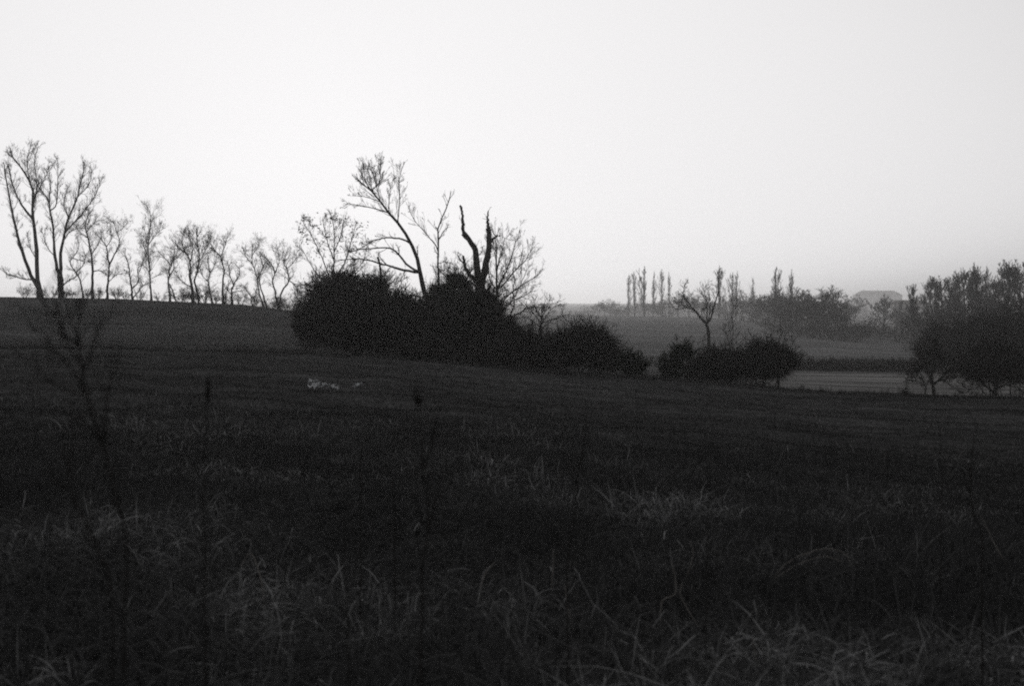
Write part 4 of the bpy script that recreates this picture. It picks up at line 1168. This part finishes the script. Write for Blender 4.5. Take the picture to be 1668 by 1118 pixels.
# ================================================================== FOREGROUND WEEDS
def stalk(name, label, cat, Y, lines, wmm, mat='weed', group=None, seed=0, head=None, side=0, sl=.1):
    """dry stems: list of polylines in view coordinates, set at distance Y with depth wobble, foot on the ground"""
    if Y is None:      # distance at which the ground is seen just below the first point
        ys = np.linspace(4.5, 20, 300); fx = (lines[0][0][0]-CX)/F*ys
        row = HY + (ZC - height(fx, ys))*F/ys
        Y = float(ys[np.argmin(np.abs(row - lines[0][0][1] - 12))])
    rng = random.Random(seed+400)
    geo = Geo(); paths = []
    root = None
    for i, ln in enumerate(lines):
        pp = [tuple(q) for q in ln]
        if i == 0 or len(ln) and ln[0] == 'root':
            pass
        if i == 0:
            gpy = HY + (ZC - ground_at(pp[0][0], Y)[2])*F/Y
            if gpy > pp[0][1]: pp.insert(0, (pp[0][0] + rng.uniform(-4, 4), gpy + 4))
            y0 = Y
            root = thing(name, ground_at(pp[0][0], Y), label, cat, group)
        else:
            pw = paths[0] if len(paths) == 1 else np.concatenate(paths)
            ppx = CX + F*pw[:, 0]/pw[:, 1]; ppy = HY + (ZC-pw[:, 2])*F/pw[:, 1]
            j = int(np.argmin((ppx-pp[0][0])**2 + (ppy-pp[0][1])**2)); y0 = pw[j, 1]; pp[0] = (ppx[j], ppy[j])
        A, Lp = resample(pp, 18); Lm = Lp*Y/F
        yy = y0 + rng.uniform(-.3, .3)*Lm*np.linspace(0, 1, 18)
        path = np.stack([(A[:, 0]-CX)/F*yy, yy, ZC-(A[:, 1]-HY)/F*yy], 1)
        path[1:] += np.array([rvec(rng) for _ in range(17)])*Lm*.004
        paths.append(path)
        r0 = wmm*.0005*(1 if i == 0 else .6)
        geo.tubes(path[None], np.linspace(r0, r0*.4, 18)[None], 6)
        out = []
        for _ in range(side if i == 0 else side//2):
            k = rng.randint(6, 17)
            d = unit(unit(path[min(k+1, 17)]-path[k-1]) + rvec(rng)*.8)
            grow(out, path[k], d, sl*rng.uniform(.5, 1.4), r0*.4, 0, rng, dict(wob=.2, up=.1, nch=[2], ang=35, ratio=.5, rmin=.0007))
        twigs_to(geo, out)
    geo.build('stem', M[mat], root, True)
    if head:
        # seed head: a spindle of bristles at the tip
        tip = paths[0][-1]; ax = unit(paths[0][-1]-paths[0][-3])
        hl, hr = head
        hg = Geo()
        K = 7; t = np.linspace(-.1, 1, K)
        hg.tubes((tip + ax*hl*t[:, None])[None], (hr*np.sin(np.clip((t+.12)/1.15, 0, 1)*math.pi)**.7 + .001)[None], 9)
        o2 = []
        for _ in range(70):
            b = tip + ax*hl*rng.random(); d = unit(np.cross(ax, rvec(rng)) + ax*.5)
            o2.append((np.array([b + d*hr*1.6*q for q in np.linspace(.3, 1, 5)]), .0012, .0005))
        twigs_to(hg, o2)
        hg.build('seed_head', M[mat], root)
    return root


stalk('sapling', 'tall blurred twiggy sapling nearest the left edge', 'sapling', 2.7, [
    [(205, 925), (191, 834), (176, 773), (162, 719), (147, 661), (135, 604), (119, 546), (106, 488)],
    [(140, 640), (111, 594), (86, 568), (66, 528)], [(140, 622), (155, 553), (167, 520)], [(133, 598), (108, 560), (92, 520), (84, 505)],
    [(118, 545), (100, 512), (88, 490)], [(122, 556), (128, 520), (126, 492)], [(150, 670), (120, 640), (88, 625), (60, 600)], [(155, 690), (176, 640), (190, 600), (197, 552)], [(168, 740), (150, 700)]],
    9, group='tall weeds in the foreground', seed=1, side=11, sl=.075)
stalk('weed_stalk', 'bent bare weed stem left of the blurred sapling', 'weed', 3.0, [
    [(182, 1015), (170, 930), (140, 856), (126, 820), (111, 773), (97, 722)], [(126, 820), (110, 800), (98, 790)], [(160, 905), (172, 870)]], 7, group='tall weeds in the foreground', seed=2, side=6)
stalk('weed_stalk', 'straight dark weed with a thick club head left of centre', 'weed', 3.2, [
    [(333, 880), (332, 800), (337, 720), (338, 652)]], 6, group='tall weeds in the foreground', seed=3, head=(.055, .0045), side=3)
stalk('weed_stalk', 'short stem low under the club headed weed', 'weed', 5.4, [[(336, 915), (331, 850), (329, 808)]], 6, group='tall weeds in the foreground', seed=4, side=3)
stalk('weed_stalk', 'tall crooked thistle stem with a dark drooping head near the middle', 'weed', 3.4, [
    [(686, 1110), (686, 940), (697, 865), (691, 765), (685, 690), (681, 662)], [(690, 760), (704, 720), (708, 690)], [(695, 850), (712, 800), (716, 775)]], 9, group='tall weeds in the foreground', seed=5, head=(.022, .010), side=6)
stalk('weed_stalk', 'short dark curved weed leaf stem left of the drooping thistle', 'weed', 7.0, [[(588, 760), (592, 735), (598, 705), (606, 684)]], 9, group='tall weeds in the foreground', seed=6, side=2)
stalk('weed_stalk', 'short dark leaning stub left of the drooping thistle, lower one', 'weed', 6.4, [[(642, 800), (634, 775), (626, 752)]], 10, group='tall weeds in the foreground', seed=7, side=2)
stalk('weed_stalk', 'dark upright stem low left of the middle in the grass', 'weed', 4.9, [[(566, 1000), (562, 920), (561, 830)]], 7, group='tall weeds in the foreground', seed=8, side=4)
stalk('weed_stalk', 'long leaning bare stem right of the middle', 'weed', 5.4, [
    [(924, 950), (929, 880), (941, 790), (951, 715), (956, 672)], [(938, 800), (926, 770)], [(946, 750), (958, 725)]], 9, group='tall weeds in the foreground', seed=9, side=5)
stalk('weed_stalk', 'thin upright stem between the two long right hand stems', 'weed', 6.2, [[(1153, 850), (1156, 780), (1161, 722)]], 6, group='tall weeds in the foreground', seed=10, side=4)
stalk('weed_stalk', 'long dark stem bending at its foot near the right edge', 'weed', 5.4, [
    [(1600, 895), (1582, 830), (1580, 780), (1584, 735), (1590, 690)], [(1581, 800), (1568, 770)]], 9, group='tall weeds in the foreground', seed=11, side=5)
stalk('weed_stalk', 'thin stem left of the bending stem near the right edge', 'weed', 7.2, [[(1533, 760), (1530, 700), (1524, 660)]], 6, group='tall weeds in the foreground', seed=12, side=4)
PSG = 'pale straws catching the light'
for i, (ln, Y, lab) in enumerate([
        ([(1119, 940), (1129, 905), (1124, 880)], 5.2, 'pale straw bent at the top right of the middle'),
        ([(1076, 1022), (1079, 980), (1101, 965), (1094, 915)], 4.9, 'pale zigzag straw left of the bent straw'),
        ([(1140, 1028), (1124, 1000), (1108, 968), (1112, 950)], 4.9, 'pale curved straw under the zigzag straw'),
        ([(899, 955), (901, 925), (902, 895)], 5.3, 'short pale upright straw beside the long leaning stem'),
        ([(1236, 1110), (1230, 1070), (1226, 1040)], 4.5, 'pale straw at the bottom edge right of the middle'),
        ([(780, 985), (784, 955), (792, 932), (806, 916)], 5.0, 'pale hooked straw just left of the middle'),
        ([(1262, 940), (1294, 910), (1344, 895), (1379, 905), (1386, 924)], 5.2, 'long pale straw arching over on the right'),
        ([(1262, 945), (1300, 920), (1340, 908), (1370, 915)], 5.1, 'lower pale straw under the long arching straw'),
        ([(1640, 925), (1622, 890), (1602, 850), (1598, 842)], 5.4, 'pale straw leaning left near the right edge'),
        ([(935, 1035), (925, 990), (920, 955)], 4.9, 'pale straw at the foot of the long leaning stem'),
        ([(430, 985), (424, 940), (408, 902), (392, 925)], 4.9, 'pale broken straw folded over left of the middle')]):
    stalk('pale_straw', lab, 'straw', None, [ln], 9, mat='straw', group=PSG, seed=40+i)


# litter: crumpled scraps of white film on the field
def scraps(label, specs, seed):
    r = np.random.default_rng(seed)
    root = None
    geo = Geo()
    for px, py, n in specs:
        # find the distance at which the ground is seen at that row
        ys = np.linspace(8, 47, 400); x = (px-CX)/F*ys
        row = HY + (ZC-height(x, ys))*F/ys
        Y = float(ys[np.argmin(np.abs(row-py))])
        c = ground_at(px, Y)
        if root is None: root = thing('litter', c, label, 'litter')
        m = 6
        for _ in range(n):
            o = c + np.array([r.normal(0, .05), r.normal(0, .12), .10])
            s = r.uniform(.04, .085)
            gx, gy = np.meshgrid(np.linspace(-1, 1, m), np.linspace(-1, 1, m))
            V = np.column_stack([gx.ravel()*s, gy.ravel()*s, (r.normal(0, .35, m*m) + .35)*s + .6*s*r.random()])
            th = r.uniform(0, 3)
            ct, st = math.cos(th), math.sin(th)
            V = np.column_stack([V[:, 0]*ct - V[:, 1]*st, V[:, 0]*st + V[:, 1]*ct, V[:, 2]]) + o
            idx = np.arange(m*m).reshape(m, m)
            geo.add(V, np.stack([idx[:-1, :-1], idx[:-1, 1:], idx[1:, 1:], idx[1:, :-1]], -1).reshape(-1, 4))
    geo.build('scraps', M['litter'], root)


scraps('crumpled white litter lying in the field, the brighter left scrap heap', [(505, 634, 4), (508, 641, 3), (513, 638, 2), (519, 641, 2), (526, 637, 4), (512, 633, 2)], 3)
scraps('few thin white scraps lying in the field right of the brighter litter', [(546, 641, 2), (551, 645, 1), (581, 641, 2)], 4)

# ================================================================== AIR
def haze():
    g_ = Geo(); box(g_, (-4200, -75, -60), (4200, 3700, 26))
    m = bpy.data.materials.new('haze_air'); m.use_nodes = True
    nt = m.node_tree; nt.nodes.clear()
    out = nt.nodes.new('ShaderNodeOutputMaterial'); v = nt.nodes.new('ShaderNodeVolumePrincipled')
    v.inputs['Color'].default_value = (.98, .98, .99, 1)
    v.inputs['Density'].default_value = HAZE
    v.inputs['Anisotropy'].default_value = .6
    nt.links.new(v.outputs[0], out.inputs['Volume'])
    o = g_.build('haze', m); o['kind'] = 'stuff'; o['label'] = 'thin pale winter haze over the fields'; o['category'] = 'haze'


HAZE = .00034
haze()

# ================================================================== LIGHT, SKY, CAMERA
SUN_EL, SUN_AZ = 6.5, -8.0            # degrees; azimuth from +Y (view direction), negative to the left
SKY_K, SKY_MAX = 2.35, 8.65
w = bpy.data.worlds.new('World'); sc.world = w; w.use_nodes = True
nt = w.node_tree
bg = nt.nodes['Background']
sky = nt.nodes.new('ShaderNodeTexSky'); sky.sky_type = 'NISHITA'; sky.sun_disc = False
sky.sun_elevation = math.radians(SUN_EL); sky.sun_rotation = math.radians(SUN_AZ)
sky.air_density = 1.0; sky.dust_density = 4.0; sky.ozone_density = 1.0
# the sky of a hazy winter evening: grey, its glare round the low sun held back by an added curve that also sets how much the zenith lights the ground (x^2/(x^2+k^2))
bw = nt.nodes.new('ShaderNodeRGBToBW'); nt.links.new(sky.outputs[0], bw.inputs[0])
def mth(op, a, b):
    n = nt.nodes.new('ShaderNodeMath'); n.operation = op
    for i, v in enumerate((a, b)):
        if isinstance(v, (int, float)): n.inputs[i].default_value = v
        else: nt.links.new(v, n.inputs[i])
    return n.outputs[0]
x2 = mth('POWER', bw.outputs[0], 2.0)
soft = mth('ADD', mth('MULTIPLY', mth('DIVIDE', x2, mth('ADD', x2, SKY_K**2)), SKY_MAX), mth('MULTIPLY', bw.outputs[0], .02))
cmb = nt.nodes.new('ShaderNodeCombineColor')
for i, t in enumerate((1.0, .988, .994)):
    nt.links.new(mth('MULTIPLY', soft, t), cmb.inputs[i])
nt.links.new(cmb.outputs[0], bg.inputs['Color'])
bg.inputs['Strength'].default_value = .1

sd = bpy.data.lights.new('sun', 'SUN'); sd.energy = .8; sd.angle = math.radians(12); sd.color = (1, .97, .94)
so = bpy.data.objects.new('sun', sd); COL.objects.link(so)
az, el = math.radians(SUN_AZ), math.radians(SUN_EL)
dirv = Vector((math.sin(az)*math.cos(el), math.cos(az)*math.cos(el), math.sin(el)))
so.rotation_euler = dirv.to_track_quat('Z', 'Y').to_euler()
so.location = (0, 0, 30)

cd = bpy.data.cameras.new('camera'); cam = bpy.data.objects.new('camera', cd); COL.objects.link(cam)
cam.location = (0, 0, ZC); cam.rotation_euler = (math.radians(90), 0, 0)
cd.lens = LENS; cd.sensor_width = 36; cd.sensor_fit = 'HORIZONTAL'
cd.shift_y = -(559.0 - HY)/1668.0
cd.clip_start = .05; cd.clip_end = 6000
cd.dof.use_dof = True; cd.dof.focus_distance = 85; cd.dof.aperture_fstop = 3.2
sc.camera = cam

sc.view_settings.view_transform = 'Standard'; sc.view_settings.look = 'None'
sc.view_settings.exposure = 0.0; sc.view_settings.gamma = 1.0
sc.view_settings.use_curve_mapping = False
sc.render.engine = 'CYCLES'
sc.cycles.use_denoising = False
sc.cycles.filter_width = 2.0
sc.cycles.max_bounces = 4; sc.cycles.diffuse_bounces = 2; sc.cycles.glossy_bounces = 1
sc.cycles.volume_bounces = 1; sc.cycles.transparent_max_bounces = 8
sc.cycles.sample_clamp_indirect = 1.0
sc.cycles.sample_clamp_direct = 3.0
